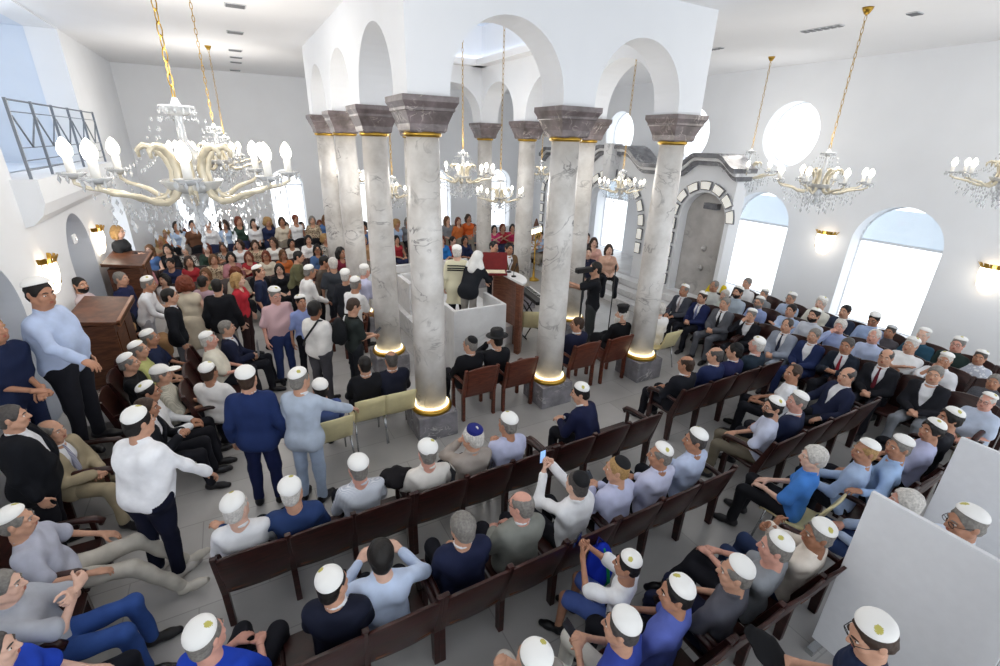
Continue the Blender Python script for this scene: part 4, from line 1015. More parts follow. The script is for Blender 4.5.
def cream_chair(x, y, face, label):
    if 'c' in _ch: r = copy_tree(_ch['c'])
    else:
        r = empty('cream_chair'); _ch['c'] = r
        prof = [(.43, .42), (.40, .445), (.30, .45), (.12, .44), (.03, .45), (-.02, .50), (-.05, .60), (-.10, .75), (-.14, .86)]
        V = []; seg = 8
        for y_, z_ in prof:
            for k in range(seg+1):
                t = -1+2*k/seg; w = .215 if z_ < .5 else .215+.015*(z_-.5); V.append((w*t, y_-.03*(1-t*t) if z_ > .5 else y_, z_-.012*(1-t*t) if z_ < .5 else z_-.02*abs(t)**4))
        Fc = [(i*(seg+1)+k, i*(seg+1)+k+1, (i+1)*(seg+1)+k+1, (i+1)*(seg+1)+k) for i in range(len(prof)-1) for k in range(seg)]
        o = MB().add(V, Fc, 0, True).build('shell', CREAM, r); md = o.modifiers.new('thick', 'SOLIDIFY'); md.thickness = .018
        for s in (-1, 1):
            MB().tube([(s*.2, .36, .43), (s*.22, .42, .0)], .012, 8).build('leg', CHROME, r); MB().tube([(s*.2, .04, .44), (s*.22, -.06, .0)], .012, 8).build('leg', CHROME, r)
    r.location = (x, y, 0); r.rotation_euler = (0, 0, R(face-90)); return tag(r, label, 'chair', 'cream shell chairs with metal legs')

# pews of the front block (sitters look away, towards the arcade)
def row(y, x0, x1, seats, names, arms=None):
    for i, (a, b, nm) in enumerate(zip(x0, x1, names)):
        ar = arms[i] if arms else (1, 1); bench((a+b)/2, y, 90, seats[i], (b-a)/seats[i], nm, ar)
row(-2.28, [-2.72, -1.0, .68], [-1.05, .63, 2.3], [3, 3, 3], ['dark pew under the men in white, navy and checked shirts', 'dark pew under the man in the blue velvet cap', 'dark pew with one navy-suited man and empty seats'])
row(-3.44, [-2.9, -1.17, .56], [-1.22, .51, 2.2], [3, 3, 3], ['dark pew under the man in the royal blue shirt', 'dark pew under the grey-haired man in a navy jacket', 'dark pew under the man holding up a phone'])
row(-4.68, [-1.1, .5], [.45, 2.15], [3, 3], ['dark pew under the boy in a white tee shirt', 'dark pew under the men in grey polo shirts'])
row(-2.0, [3.05], [5.35], [4], ['dark pew of four seats beside the right-hand block aisle'])
row(-3.38, [3.0], [5.4], [4], ['dark pew with the man in sunglasses at its armrest end'])
row(-4.5, [3.15], [5.3], [4], ['dark pew behind the two dark-haired youths in skullcaps'])
# pews along the right wall (sitters look across to the arcade) and on the left
for k, (x, nm) in enumerate(((6.62, 'front'), (7.55, 'second'), (8.45, 'third'))):
    for j, (ya, yb, q) in enumerate(((1.15 if k else 1.15, -.65, 'end nearest the ark'), (-.68, -2.48, 'middle'), (-2.51, -4.31, 'end nearest the gallery'))):
        bench(x, (ya+yb)/2, 180, 3, .59, 'dark pew in the %s row before the big windows, %s' % (nm, q))
bench(-4.02, 1.95, 0, 3, .59, 'dark pew against the raised platform under men in white caps', mid_arms=False); bench(-3.12, 1.7, 0, 3, .6, 'dark pew under the man in the cream shirt facing the aisle')
bench(-4.36, -1.95, 0, 3, .68, 'dark pew with curved armrests under the man in white trousers', mid_arms=True)
bench(-4.40, .22, 0, 1, .62, 'single dark seat under the man in the beige suit')
armchair(.78, -.02, 90, 'brown armchair under the man in the black skullcap'); armchair(1.48, -.04, 90, 'brown armchair under the man in the wide black hat')
armchair(2.83, .03, 90, 'brown armchair under the dark-haired man in a navy suit'); armchair(3.56, .0, 90, 'brown armchair under the bearded clergyman')
cream_chair(-.92, -.02, 92, 'cream chair behind the man in the black suit'); cream_chair(-.50, -.02, 90, 'cream chair behind the balding man in the dark suit'); cream_chair(-1.45, -.32, 95, 'cream chair under the youth in a blue shirt')
cream_chair(4.85, -.05, 92, 'cream chair under the white-haired person'); cream_chair(2.72, -4.05, 95, 'cream chair under the man in the bright blue shirt'); cream_chair(3.05, 2.0, 60, 'empty cream chair beside the curved lectern')
# podiums along the left wall
def podium(x0, x1, y0, y1, z0, h, label):
    o = empty('podium', ((x0+x1)/2, (y0+y1)/2, z0), 0, label, 'podium'); a, b = (x1-x0)/2, (y1-y0)/2
    MB().box((-a, -b, 0), (a, b, h), bev=.01).build('cabinet', PODW, o)
    t = MB(); t.prism([(-a-.06, h+.07), (a+.10, h-.02), (a+.10, h+.03), (-a-.06, h+.13)], 'y', -b-.06, b+.06); t.build('sloping_top', PODW, o, bevel=.006)
    MB().box((a+.06, -b-.06, h-.03), (a+.10, b+.06, h+.06)).build('book_ledge', wood('#7d5138', '#99694b', name='light_edge_wood'), o)
    for s in (-1, 1): MB().box((a-.001, s*b*.5-b*.4, .12), (a+.012, s*b*.5+b*.4, h-.15)).build('front_panel', PODW, o, bevel=.004)
    return o
podium(-4.42, -3.95, 2.45, 3.65, .5, 1.0, 'brown wooden podium beside the man in a light blue shirt'); podium(-4.45, -3.95, 5.35, 6.6, .5, 1.16, 'brown wooden podium in front of the woman with a pink scarf')
# bimah: raised floor, parapets, curved lectern
structure(MB().box((.85, 2.31, 0), (3.0, 5.0, .42)).box((1.075, 1.525, 0), (2.005, 2.31, .42)).build('floor_bimah', WMAR))
pp = empty('parapet', (1.6, 2.0, 0), 0, 'white marble parapet box in front of the men in prayer shawls', 'parapet')
BX0, BX1, BY0, BY1, BH = 1.0, 2.08, 1.45, 2.3, 1.28
for a, b in (((BX0, BY0), (BX1, BY0+.07)), ((BX0, BY0+.07), (BX0+.07, BY1)), ((BX1-.07, BY0+.07), (BX1, BY1))): MB().box((a[0]-1.6, a[1]-2, 0), (b[0]-1.6, b[1]-2, BH)).build('panel', WMAR, pp, bevel=.008)
w = onZ(405, 275, 1.25)
pq = empty('parapet', (w[0], w[1], 0), 0, 'low white marble parapet half hidden behind the near corner column', 'parapet')
MB().box((-.05, -.4, 0), (.05, .55, 1.15)).build('panel', WMAR, pq, bevel=.008); MB().box((-.05, .45, 0), (.6, .55, 1.15)).build('panel', WMAR, pq, bevel=.008)
pq = empty('parapet', (1.1, 5.2, 0), 0, 'white marble parapet at the far side of the reading platform', 'parapet')
MB().box((-.2, -.05, 0), (.6, .05, 1.25)).build('panel', WMAR, pq, bevel=.008); MB().box((1.0, -.05, 0), (1.9, .05, 1.25)).build('panel', WMAR, pq, bevel=.008)
le = empty('lectern', (2.45, 2.35, 0), 0, 'curved brown wooden lectern holding an open red reading case', 'lectern')
arc = [R(-75+150*i/16) for i in range(17)]
MB().prism([(.42*math.cos(a), .62*math.sin(a)) for a in arc]+[(.30*math.cos(a), .50*math.sin(a)) for a in arc[::-1]], 'z', 0, 1.5, smooth=False).build('curved_front', wood('#6a4030', '#8a5a44', name='warm_wood', rough=.3), le)
MB().prism([(.46*math.cos(a), .68*math.sin(a)) for a in arc], 'z', 1.5, 1.55).build('top', WMAR, le, bevel=.01)
rc = empty('reading_case', (2.36, 2.42, 1.552), R(-25), 'dark red velvet reading case standing open on the lectern', 'case')
RED = plain('#6e1a1c', rough=.8, noise=.15, name='red_velvet')
MB().box((-.24, -.02, 0), (.24, .3, .05), bev=.01).build('base', RED, rc); mt = Matrix.Translation((0, .28, .04)) @ Matrix.Rotation(R(-20), 4, 'X'); MB().box((-.26, 0, 0), (.26, .03, .38), bev=.01, mat=mt).build('lid', RED, rc)
MB().box((-.2, .0, .05), (.2, .24, .062)).build('parchment', plain('#e8dfc4', name='parchment'), rc)
def mic(x, y, lab):
    o = empty('microphone', (x, y, 1.552), 0, lab, 'microphone', 'microphones on the lectern'); MB().lathe([(.05, 0), (.05, .02), (.01, .025)], 16).build('base', BLACK, o); MB().tube([(0, 0, .02), (.0, .0, .12), (.03, -.05, .24)], .007, 6).build('gooseneck', BLACK, o); MB().lathe([(.004, 0), (.016, .01), (.016, .05), (.004, .06)], 10, c=(.03, -.05, .23)).build('capsule', BLACK, o)
mic(2.66, 2.2, 'slim black microphone at the near edge of the lectern'); mic(2.75, 2.55, 'slim black microphone at the far side of the lectern')
# electric keyboard on a crossed stand
kb = empty('keyboard_stand', (3.45, 2.65, 0), R(80), 'black folding stand under the electric keyboard', 'stand')
for s in (-.28, .28):
    MB().tube([(s, -.25, .02), (s, .25, .86)], .016, 6).build('leg', BLACK, kb); MB().tube([(s+.03, .25, .02), (s+.03, -.25, .86)], .016, 6).build('leg', BLACK, kb)
for y, z in ((-.25, .02), (.25, .02), (.25, .86), (-.25, .86)): MB().tube([(-.36, y, z), (.36, y, z)], .015, 6).build('bar', BLACK, kb)
kd = empty('electric_keyboard', (3.45, 2.65, .878), R(80), 'black electric keyboard on its folding stand', 'keyboard')
MB().box((-.58, -.16, 0), (.58, .16, .08), bev=.012).build('case', BLACK, kd); k_ = MB()
for i in range(36): k_.box((-.54+i*.03, -.15, .08), (-.54+i*.03+.028, -.02, .09))
k_.build('white_keys', plain('#e6e6e6', rough=.3, name='ivory'), kd); k_ = MB()
for i in range(36):
    if i % 7 not in (2, 6): k_.box((-.54+i*.03+.02, -.10, .09), (-.54+i*.03+.038, -.02, .098))
k_.build('black_keys', BLACK, kd)
# lamp stand with a flat black lamp head (by the cameraman)
ts = empty('lamp_stand', (3.75, 1.3, 0), 0, 'black lamp stand on a flat base before the cameraman', 'stand')
MB().lathe([(.24, 0), (.24, .015), (.03, .03)], 24).build('base', BLACK, ts); MB().tube([(0, 0, .02), (0, 0, 1.75)], .02, 8).build('pole', BLACK, ts); MB().box((-.2, -.06, 1.75), (.2, .06, 1.85), bev=.015).build('head', BLACK, ts); MB().tube([(.0, .0, 1.72), (.1, -.03, 1.5), (.18, 0, 1.3)], .012, 6).build('handle', BLACK, ts)
w = onZ(622, 300, 1.3); w2 = onX(626, 335, 3.95)
md = empty('microphone_stand', (4.05, .75, 0), 0, 'thin black microphone stand beside the clergyman', 'stand')
MB().lathe([(.13, 0), (.13, .012), (.02, .02)], 20).build('base', BLACK, md); MB().tube([(0, 0, .01), (0, 0, 1.9)], .011, 8).build('pole', BLACK, md); MB().lathe([(.006, 0), (.022, .01), (.026, .07), (.004, .12)], 12, c=(0, 0, 1.9)).build('capsule', BLACK, md)
# tall white boards in the near right corner
BRD = plain('#dfe0e3', rough=.55, noise=.02, name='white_board')
for i, (x, y0, y1, lab) in enumerate(((1.84, -4.68, -5.62, 'tall white board beside the man in the navy shirt'), (3.43, -4.68, -5.75, 'tall white board behind the bespectacled man in the corner'), (1.50, -5.64, -5.9, 'narrow white board at the bottom right corner'))):
    o = empty('partition_board', (x, (y0+y1)/2, 0), 0, lab, 'board', 'white boards'); h = (y0-y1)/2
    MB().box((-.02, -h, .06), (.02, h, 1.70)).build('panel', BRD, o, bevel=.004)
    for s in (-1, 1): MB().box((-.15, s*(h-.06)-.03, 0), (.15, s*(h-.06)+.03, .06)).build('foot', CHROME, o)
# blue backpack hanging on a pew back
bp = empty('backpack', (.28, -3.42, .36), R(4), 'bright blue backpack with a green stripe hanging on the pew', 'bag')
f = Field((-.2, -.25, -.12), (.2, .1, .5), .012); f.ell((0, -.07, .2), (.15, .085, .23), k=0); f.ell((0, -.14, .12), (.115, .06, .13), k=.03); f.fold(.006, 2, 20)
link('body', npmesh('body', [(*f.mesh(), 0)]), bp, [cloth('#1a35b8')])
MB().tube([(.01, -.16, -.0), (.01, -.21, .1), (.01, -.175, .26), (.01, -.10, .40)], .016, 8).build('stripe', cloth('#1d8f5a'), bp); MB().tube([(-.05, -.06, .42), (0, -.04, .48), (.05, -.06, .42)], .010, 6).build('strap', cloth('#16257a'), bp)
# the menorah lamp between two far columns
w = onZ(536, 230, 1.6)
me_ = empty('candelabrum', (w[0], w[1], 0), R(30), 'gilded many-branched candelabrum beyond the arcade', 'candelabrum')
MB().lathe([(.2, 0), (.16, .04), (.04, .1), (.025, .5), (.04, .55), (.02, .6), (.02, 1.45)], 16).build('stem', GOLD, me_)
for s in (-1, 1):
    for r in (.12, .24, .36): MB().tube([(s*r*math.sin(PI/2*i/8), 0, 1.5-r*math.cos(PI/2*i/8)) for i in range(9)], .012, 6).build('branch', GOLD, me_)
MB().prism([(-.16, 1.72), (.16, 1.72), (0, 1.95)], 'y', -.02, .02).build('finial', PODW, me_)
for k in range(7): MB().lathe([(.016, 0), (.016, .04), (.022, .08), (.012, .13), (.002, .16)], 10, c=((k-3)*.12, 0, 1.5)).build('bulb', emit('#fff0c8', 5.0, 'lamp_bulb'), me_)
# wall lamps
SHADE = emit('#fff6e6', 3.0, 'lit_glass')
def sconce(px, py, side, z, lab):
    if side == 'r': p = onX(px, py, XR-.02); rz = PI
    else: p = onX(px, py, XL+.02); rz = 0
    o = empty('wall_lamp', (p[0], p[1], p[2]), rz, lab, 'lamp', 'glass wall lamps')
    half = [R(-90+180*i/14) for i in range(15)]
    V = []; F = []
    prof = [(.20, .15), (.20, .0), (.17, -.18), (.10, -.30)]
    for r_, z_ in prof:
        for a in half: V.append((r_*.7*math.cos(a), r_*math.sin(a), z_))
    F = [(i*15+k, i*15+k+1, i*15+16+k, i*15+15+k) for i in range(3) for k in range(14)]
    MB().add(V, F, 0, True).build('glass_shade', SHADE, o)
    c = MB()
    for k in range(14):
        a, b = half[k], half[k+1]; t = 1+.15*(k % 2)
        c.add([(.145*math.cos(a), .205*math.sin(a), .14), (.145*math.cos(b), .205*math.sin(b), .14), (.16*math.cos(b)*t, .225*math.sin(b)*t, .22), (.16*math.cos(a)*t, .225*math.sin(a)*t, .22)], [(0, 1, 2, 3)])
    oo = c.build('crown', GOLD, o); mdf = oo.modifiers.new('t', 'SOLIDIFY'); mdf.thickness = .008
    MB().box((-.02, -.09, -.12), (.02, .09, .12)).build('wall_plate', GOLD, o)
    bars = MB()
    for a in half[1::2]: bars.tube([(.142*math.cos(a), .203*math.sin(a), .14), (.121*math.cos(a), .173*math.sin(a), -.18)], .006, 5)
    bars.build('cage_bars', GOLD, o)
    l = bpy.data.lights.new('wall_lamp_light', 'POINT'); l.energy = 3; l.color = (1, .93, .82); l.shadow_soft_size = .06
    lo_ = bpy.data.objects.new('wall_lamp_light', l); COL.objects.link(lo_); lo_.parent = o; lo_.location = (.26, 0, -.02)
sconce(825, 240, 'r', 2.1, 'lit wall lamp between the two big arched windows'); sconce(992, 276, 'r', 2.1, 'lit wall lamp at the edge beyond the nearer big window'); sconce(46, 272, 'l', 2.1, 'lit wall lamp with a gold crown above the man in light blue'); sconce(96, 238, 'l', 2.1, 'lit wall lamp behind the woman with the pink scarf')
p = onX(73, 239, XL+.01); sw = empty('wall_sensor', tuple(p), 0, 'small square white wall sensor above the bearded man', 'sensor'); MB().box((0, -.09, -.08), (.035, .09, .08), bev=.012).build('case', plain('#f2f2f2', name='white_plastic'), sw); MB().box((.034, -.04, -.03), (.05, .04, .03), bev=.01).build('lens', plain('#fafafa', rough=.2, name='white_lens'), sw)
# ------------------------------------------------------------------ chandeliers
CRY = plain('#eef0f2', rough=.06, noise=0, spec=.9, trans=.55, name='crystal')
ARMG = plain('#d9cfb8', rough=.15, metal=.25, noise=.1, spec=.8, name='gilded_glass')
BULB = emit('#fff6e4', 9.0, 'lamp_bulb'); CANDLE = plain('#f4f1ea', rough=.5, noise=0, name='candle_sleeve')
def drop(mb, x, y, z, s, m=0):
    mb.add([(x, y, z), (x+s*.42, y, z-s*1.1), (x, y+s*.42, z-s*1.1), (x-s*.42, y, z-s*1.1), (x, y-s*.42, z-s*1.1), (x, y, z-s*2.0)], [(0, 1, 2), (0, 2, 3), (0, 3, 4), (0, 4, 1), (5, 2, 1), (5, 3, 2), (5, 4, 3), (5, 1, 4)], m)
_chn = {}
def chandelier(p, kind, lab, rot=0.0, top=ZC, power=60):
    n, Rr = {'big': (8, .68), 'mid': (8, .62), 'small': (8, .40)}[kind]; rnd = random.Random(5)
    key = kind
    if key in _chn:
        r = _chn[key].copy(); COL.objects.link(r)
        for ch in _chn[key].children:
            if ch.name.startswith(('hanging_chain', 'ceiling_rose')): continue
            c = ch.copy(); COL.objects.link(c); c.parent = r
            for g2 in ch.children: d = g2.copy(); COL.objects.link(d); d.parent = c
    else:
        r = empty('chandelier'); _chn[key] = r; k = Rr/.68
        st_ = MB(); st_.lathe([(x*k, z*k) for x, z in [(.02, -.34), (.05, -.30), (.03, -.24), (.08, -.16), (.10, -.08), (.05, .0), (.035, .06), (.06, .14), (.075, .20), (.03, .27), (.025, .42), (.05, .48), (.015, .56)]], 20); st_.build('stem', CRY, r)
        MB().lathe([(x*k, z*k) for x, z in [(.03, .44), (.08, .455), (.115, .50), (.11, .51), (.03, .47)]], 20).build('top_dish', CRY, r)
        MB().lathe([(x*k, z*k) for x, z in [(.05, -.10), (.16, -.06), (.21, .0), (.205, .01), (.05, -.04)]], 20).build('centre_dish', CRY, r)
        for i in range(n):
            a = 2*PI*i/n+.2; ca, sa = math.cos(a), math.sin(a)
            def q(rr, z): return (rr*k*ca, rr*k*sa, z*k)
            # S-shaped arm: rises in a scroll near the stem, dips, then climbs to the candle
            ctrl = [(.285, .165), (.29, .215), (.25, .245), (.19, .23), (.135, .17), (.105, .08), (.115, -.02), (.165, -.10), (.245, -.135), (.34, -.12), (.43, -.075), (.52, -.055), (.61, -.04), (.68, -.005), (.68, .03)]
            pts = [q(*c_) for c_ in ctrl]
            MB().tube(pts, [v*k for v in (.010, .017, .022, .025, .027, .028, .028, .027, .025, .022, .019, .017, .015, .013, .012)], 8).build('arm', ARMG, r)
            d = MB().lathe([(x*k, z*k) for x, z in [(.012, .02), (.05, .035), (.085, .06), (.083, .066), (.02, .05)]], 14, c=q(.68, .0)); dish = d.build('drip_dish', CRY, r)
            s = MB()
            for j in range(8):
                b = 2*PI*j/8; x, y, z = q(.68, .055); drop(s, x+.078*k*math.cos(b), y+.078*k*math.sin(b), z, .030*k)
            s.build('crystal_drops', CRY, dish)['kind'] = 'stuff'
            MB().lathe([(.026*k, .05*k), (.026*k, .155*k), (.012*k, .16*k)], 10, c=q(.68, 0)).build('candle_sleeve', CANDLE, r)
            MB().lathe([(.016*k, .155*k), (.036*k, .18*k), (.042*k, .21*k), (.034*k, .245*k), (.016*k, .275*k), (.003*k, .288*k)], 12, c=q(.68, 0)).build('bulb', BULB, r)
            g_ = MB(); A = Vector(q(.68, .04)); Z0 = Vector(q(.18, -.02)); T = Vector(q(.14, .50))
            for j in range(1, 12):
                t = j/12; v = A.lerp(Z0, t); drop(g_, v.x, v.y, v.z-.20*k*math.sin(PI*t)*1.0, .026*k)
            for j in range(1, 11):
                t = j/11; v = T.lerp(Vector(q(.40, .10)), t); drop(g_, v.x, v.y, v.z-.10*k*math.sin(PI*t), .020*k)
            for rr, z0, m_ in ((.30, -.16, 4), (.42, -.12, 3), (.52, -.10, 3), (.2, -.22, 4)):
                for j in range(m_): x, y, z = q(rr, z0-.062*j); drop(g_, x, y, z, .024*k if j < m_-1 else .042*k)
            g_.build('crystal_strand', CRY, r)['kind'] = 'stuff'
        g_ = MB()
        for j in range(14):
            b = 2*PI*j/14; drop(g_, .112*k*math.cos(b), .112*k*math.sin(b), .50*k, .026*k); drop(g_, .112*k*math.cos(b), .112*k*math.sin(b), .445*k, .018*k)
        for j in range(60):
            b = 2.4*j; rr = (.05+.16*((j*7) % 10)/10)*k; drop(g_, rr*math.cos(b), rr*math.sin(b), (-.12-.016*(j % 14))*k, .028*k)
        o = g_.build('crystal_tassel', CRY, r); o['kind'] = 'stuff'
        l = bpy.data.lights.new('chandelier_light', 'POINT'); l.energy = 60 if kind != 'small' else 20; l.color = (1, .95, .88); l.shadow_soft_size = .35
        lo_ = bpy.data.objects.new('chandelier_light', l); COL.objects.link(lo_); lo_.parent = r; lo_.location = (0, 0, .75*k)
    k = Rr/.68; H_ = top-p[2]
    for ch in r.children:
        if ch.type == 'LIGHT': ch.data = ch.data.copy(); ch.data.energy = power
    c = MB(); nl = int((H_-.56*k)/.075)
    for j in range(nl):
        z = .56*k+(j+.5)*.075; ax = j % 2
        c.tube([((.016*math.cos(t) if ax else 0), (0 if ax else .016*math.cos(t)), z+.045*math.sin(t)) for t in np.linspace(0, 2*PI, 9)[:-1]], .0045, 4, closed=True)
    c.build('hanging_chain', GOLD, r); MB().lathe([(.004, -.09), (.03, -.08), (.06, -.03), (.07, 0)], 16, c=(0, 0, H_)).build('ceiling_rose', GOLD, r)
    r.location = tuple(p); r.rotation_euler = (0, 0, rot); return tag(r, lab, 'chandelier', 'crystal chandeliers')
chandelier(atD(192, 181, 3.5), 'big', 'large crystal chandelier nearest the camera, before the balcony', .62, power=55)
chandelier(atD(220, 160, 7.1), 'mid', 'second crystal chandelier over the left aisle, behind the largest', .1, power=95)
chandelier(atD(228, 157, 11.5), 'mid', 'farthest crystal chandelier over the left aisle', .2, power=110)
chandelier(atD(820, 184, 7.3), 'mid', 'crystal chandelier before the round window by the big windows', .0, power=26)
chandelier(atD(747, 172, 10.9), 'mid', 'crystal chandelier before the dark cornice of the ark screen', .4, power=26)
chandelier(atD(1006, 178, 6.9), 'mid', 'crystal chandelier cut off by the picture\'s edge near a wall lamp', .2, power=14)
LT = 6.75
chandelier(atD(463, 176, 9.7), 'mid', 'crystal chandelier hanging beside the near corner column inside the arcade', .0, LT, 70)
chandelier(atD(500, 197, 8.2), 'small', 'small crystal chandelier in the middle of the big front arch', .3, LT, 22)
chandelier(atD(393, 193, 9.0), 'small', 'small crystal chandelier seen between the two nearest left columns', .1, LT, 22)
chandelier(atD(356, 178, 11.0), 'small', 'small crystal chandelier between the second and third left columns', .2, LT, 22)
chandelier(atD(621, 188, 8.6), 'small', 'small crystal chandelier in the right front arch', .0, LT, 22)
chandelier(atD(541, 172, 13.5), 'small', 'small crystal chandelier far inside the arcade\'s right side', .0, LT, 30)
# ------------------------------------------------------------------ everyone in the picture
NAVY, BLK, WH, LB, LAV, GRY = '#20283f', '#17181d', '#e4e5e8', '#b4c3dc', '#bcc0dc', '#74777e'
P_ = person
K = dict(hat='kippah')
# front pew of the near block (seen from behind)
P_(236,512,'lap',90,'man in a white shirt and white skullcap at the left end of the front pew',col=WH,hc='w',sk='e',yaw=-30,lod=0,**K)
P_(293,497,'widel',84,'man in a navy sweater and white skullcap on the front pew',col='#2b3f6b',top='shirt',hc='w',yaw=-15,lod=0,**K)
P_(358,466,'lap',92,'pink-necked man in a checked white shirt and skullcap on the front pew',col=('#e6e8ec','check','#7d8ca6',190),hair='ring',hc='g',sk='p',lod=0,**K)
P_(430,455,'lap',88,'grey-haired man in a cream shirt with a dark jacket beside him',col='#dcd8d2',hc='g',sk='p',lod=0,**K)
P_(472,436,'facel',92,'white-haired man in a blue velvet cap holding his cheek',col='#a39a93',hair='full',hc='w',hat='velvet',yaw=30,lod=0)
P_(512,427,'plow',90,'man in a pale blue shirt and white skullcap right of the blue velvet cap',col=LAV,hair='ring',hc='g',sk='c',yaw=15,lod=0,**K)
P_(580,392,'lean',110,'man in a navy suit leaning forward alone on the front pew',top='jacket',jk='#1c2140',hc='k',yaw=30,lod=0,**K)
# second pew
P_(206,638,'lap',62,'man in a royal blue shirt seated at the left end of the second pew',top='tee',col='#1d3fae',hc='g',sk='p',lod=0,yaw=-15,**K)
P_(333,582,'lap',72,'dark-haired man in a dark navy suit and emblem skullcap on the second pew',top='jacket',jk='#191d2e',hc='k',yaw=-30,lod=0,**K)
P_(382,557,'hup',80,'bare-headed man in a light blue shirt raising both hands on the second pew',col='#c1d0ea',hair='full',hc='k',sk='e',lod=0)
P_(462,525,'clasp',84,'bare-headed grey-haired man in a navy jacket on the second pew',top='jacket',jk='#1f2540',hair='full',hc='g',lod=0,yaw=15)
P_(521,503,'lap',88,'bald man with glasses in a pale grey jacket on the second pew',top='jacket',jk='#83857f',hair='ring',hc='g',sk='p',glasses=True,lod=0,yaw=30)
P_(577,482,'phone',96,'man in a white shirt and black skullcap holding up a phone',col=WH,hair='short',hc='dg',hat='black',lod=0,sk='e')
P_(623,473,'plow',92,'light-haired man in a lavender shirt and small black skullcap',col=LAV,hair='short',hc='bl',hat='black',lod=0,yaw=45)
P_(660,454,'lap',92,'ruddy man in a pale lavender shirt, white skullcap, right of the lavender-shirted one',col='#c6c9e2',hair='ring',hc='g',sk='c',yaw=45,lod=0,**K)
P_(695,439,'lap',95,'man in a light blue shirt and skullcap at the right end of the second pew',col='#bfcbe6',hc='dg',sk='c',yaw=45,lod=0,**K)
# third pew
P_(627,563,'phone',115,'boy in a white tee shirt and skullcap filming with a phone',top='tee',col='#eceef1',bot='#4a5f9e',low='shorts',hc='k',sk='c',sc=.88,build='boy',yaw=15,lod=0,**K)
P_(676,592,'lap',108,'black-haired man in a violet-blue tee shirt behind the boy in white',top='tee',col='#5a68b4',hc='k',sk='c',yaw=30,lod=0,**K)
P_(628,634,'plow',112,'man in a blue tee shirt and white trousers holding a dark phone',top='tee',col='#35469a',bot='#dcdad2',hc='dg',yaw=15,lod=0,sk='b',**K)
P_(533,658,'plow',100,'man at the bottom edge with a white skullcap beside the phone user',top='tee',col='#8d8883',bot='#cfcac2',hc='g',lod=0,hair='ring',**K)
P_(737,573,'lap',100,'man in a dark grey polo shirt with light collar stripe on the third pew',top='polo',col='#55565f',hair='ring',hc='g',sk='b',yaw=30,lod=0,bot='#22263f',**K)
P_(775,546,'xleg',98,'man in a grey tee shirt clasping his crossed knee on the third pew',top='tee',col='#8c9096',hc='g',sk='p',yaw=30,lod=0,**K)
P_(818,533,'fist',95,'tanned man in a cream shirt with an emblem skullcap on the third pew',col='#dcd3c8',hc='g',sk='d',yaw=45,lod=0,bot='#2c3a5c',**K)
P_(905,501,'lap',110,'white-haired man in a light blue shirt half hidden by a tall white board',col='#a9b9d4',hair='full',hc='w',sk='p',yaw=15,lod=0,bot='#2e3f66')
P_(872,634,'sphone',110,'man in a navy shirt and emblem skullcap standing before the tall white board',top='polo',col='#1d2742',hc='b',sk='b',yaw=30,pitch=20,lod=0,glasses=True,hat='kippah')
P_(966,521,'std',140,'bespectacled tanned man standing between the two tall white boards',col='#cfd8e8',hc='g',sk='c',glasses=True,pitch=10,lod=0,**K)
# chairs in front of the arcade
P_(320,388,'lap',95,'youth in a blue shirt and skullcap on a cream chair',col='#4a5c8f',hc='k',lod=0,z0=-.02,**K)
P_(367,367,'lap',88,'black-haired man in a black suit on a cream chair',top='jacket',jk=BLK,hc='k',lod=0)
P_(394,362,'lap',90,'balding man in a dark navy suit on a cream chair',top='jacket',jk='#1c1f2f',hair='ring',hc='dg',sk='c',lod=0)
P_(473,346,'lap',95,'man in a black suit and black skullcap on a brown armchair',top='jacket',jk=BLK,hc='g',hat='black',yaw=30,lod=1)
P_(508,347,'facel',88,'man in a wide-brimmed black hat and black coat on a brown armchair',top='jacket',jk=BLK,hc='k',hat='brim',yaw=15,lod=1)
P_(584,327,'lap',92,'dark-haired man in a navy suit looking left on a brown armchair',top='jacket',jk='#1e2138',hc='b',sk='c',yaw=60,lod=1)
P_(622,314,'lap',88,'white-bearded clergyman in black robe and flat-topped black hat',top='robe',jk='#15161a',col='#17181c',hc='w',hat='clergy',beard='longbeard',yaw=45,lod=1)
P_(667,311,'lap',70,'white-haired person in a white shirt on a cream chair beside the column',col='#eceaea',hair='full',hc='w',sk='e',lod=1,yaw=30)
# right-hand middle pews
P_(686,363,'lap',92,'bald brown-skinned man in a black suit at the near end of a pew',top='jacket',jk='#1b1d24',hair='ring',hc='b',sk='c',lod=1,yaw=15)
P_(715,354,'lap',90,'bald man in a navy suit, second along the four-seat pew',top='jacket',jk='#222c52',hair='ring',hc='dg',sk='b',lod=1,yaw=30)
P_(739,352,'lap',90,'man in a purple-navy suit and black skullcap on the four-seat pew',top='jacket',jk='#26294f',hc='k',hat='black',lod=1,sk='b',yaw=30)
P_(757,344,'lap',88,'ruddy bald man in a dark teal jacket and skullcap on the four-seat pew',top='jacket',jk='#26323f',hair='ring',hc='w',sk='p',lod=1,yaw=15,**K)
P_(773,406,'lap',120,'man in sunglasses and skullcap with a dark beard at the armrest end',top='tee',col='#c3c9de',hc='k',beard='beard',glasses=True,sk='b',yaw=30,lod=0,bot='#6b6456',**K)
P_(798,401,'lap',100,'man in a navy jacket and skullcap behind the man in sunglasses',top='jacket',jk='#222a45',hair='short',hc='g',sk='p',yaw=45,lod=1,**K)
P_(793,372,'lap',115,'dark-haired man in a white tee shirt turning his head left',top='tee',col='#e6e8ec',hair='recede',hc='b',sk='c',yaw=45,lod=1)
P_(847,375,'out',150,'bald man in profile in a navy suit before the white-shirted elders',top='jacket',jk='#20263f',hair='ring',hc='dg',sk='b',yaw=15,lod=1)
P_(813,456,'lap',105,'grey-haired man in a bright blue shirt on a cream chair',top='polo',col='#4a86d6',hair='full',hc='w',sk='e',yaw=30,lod=0,bot='#1b1b20')
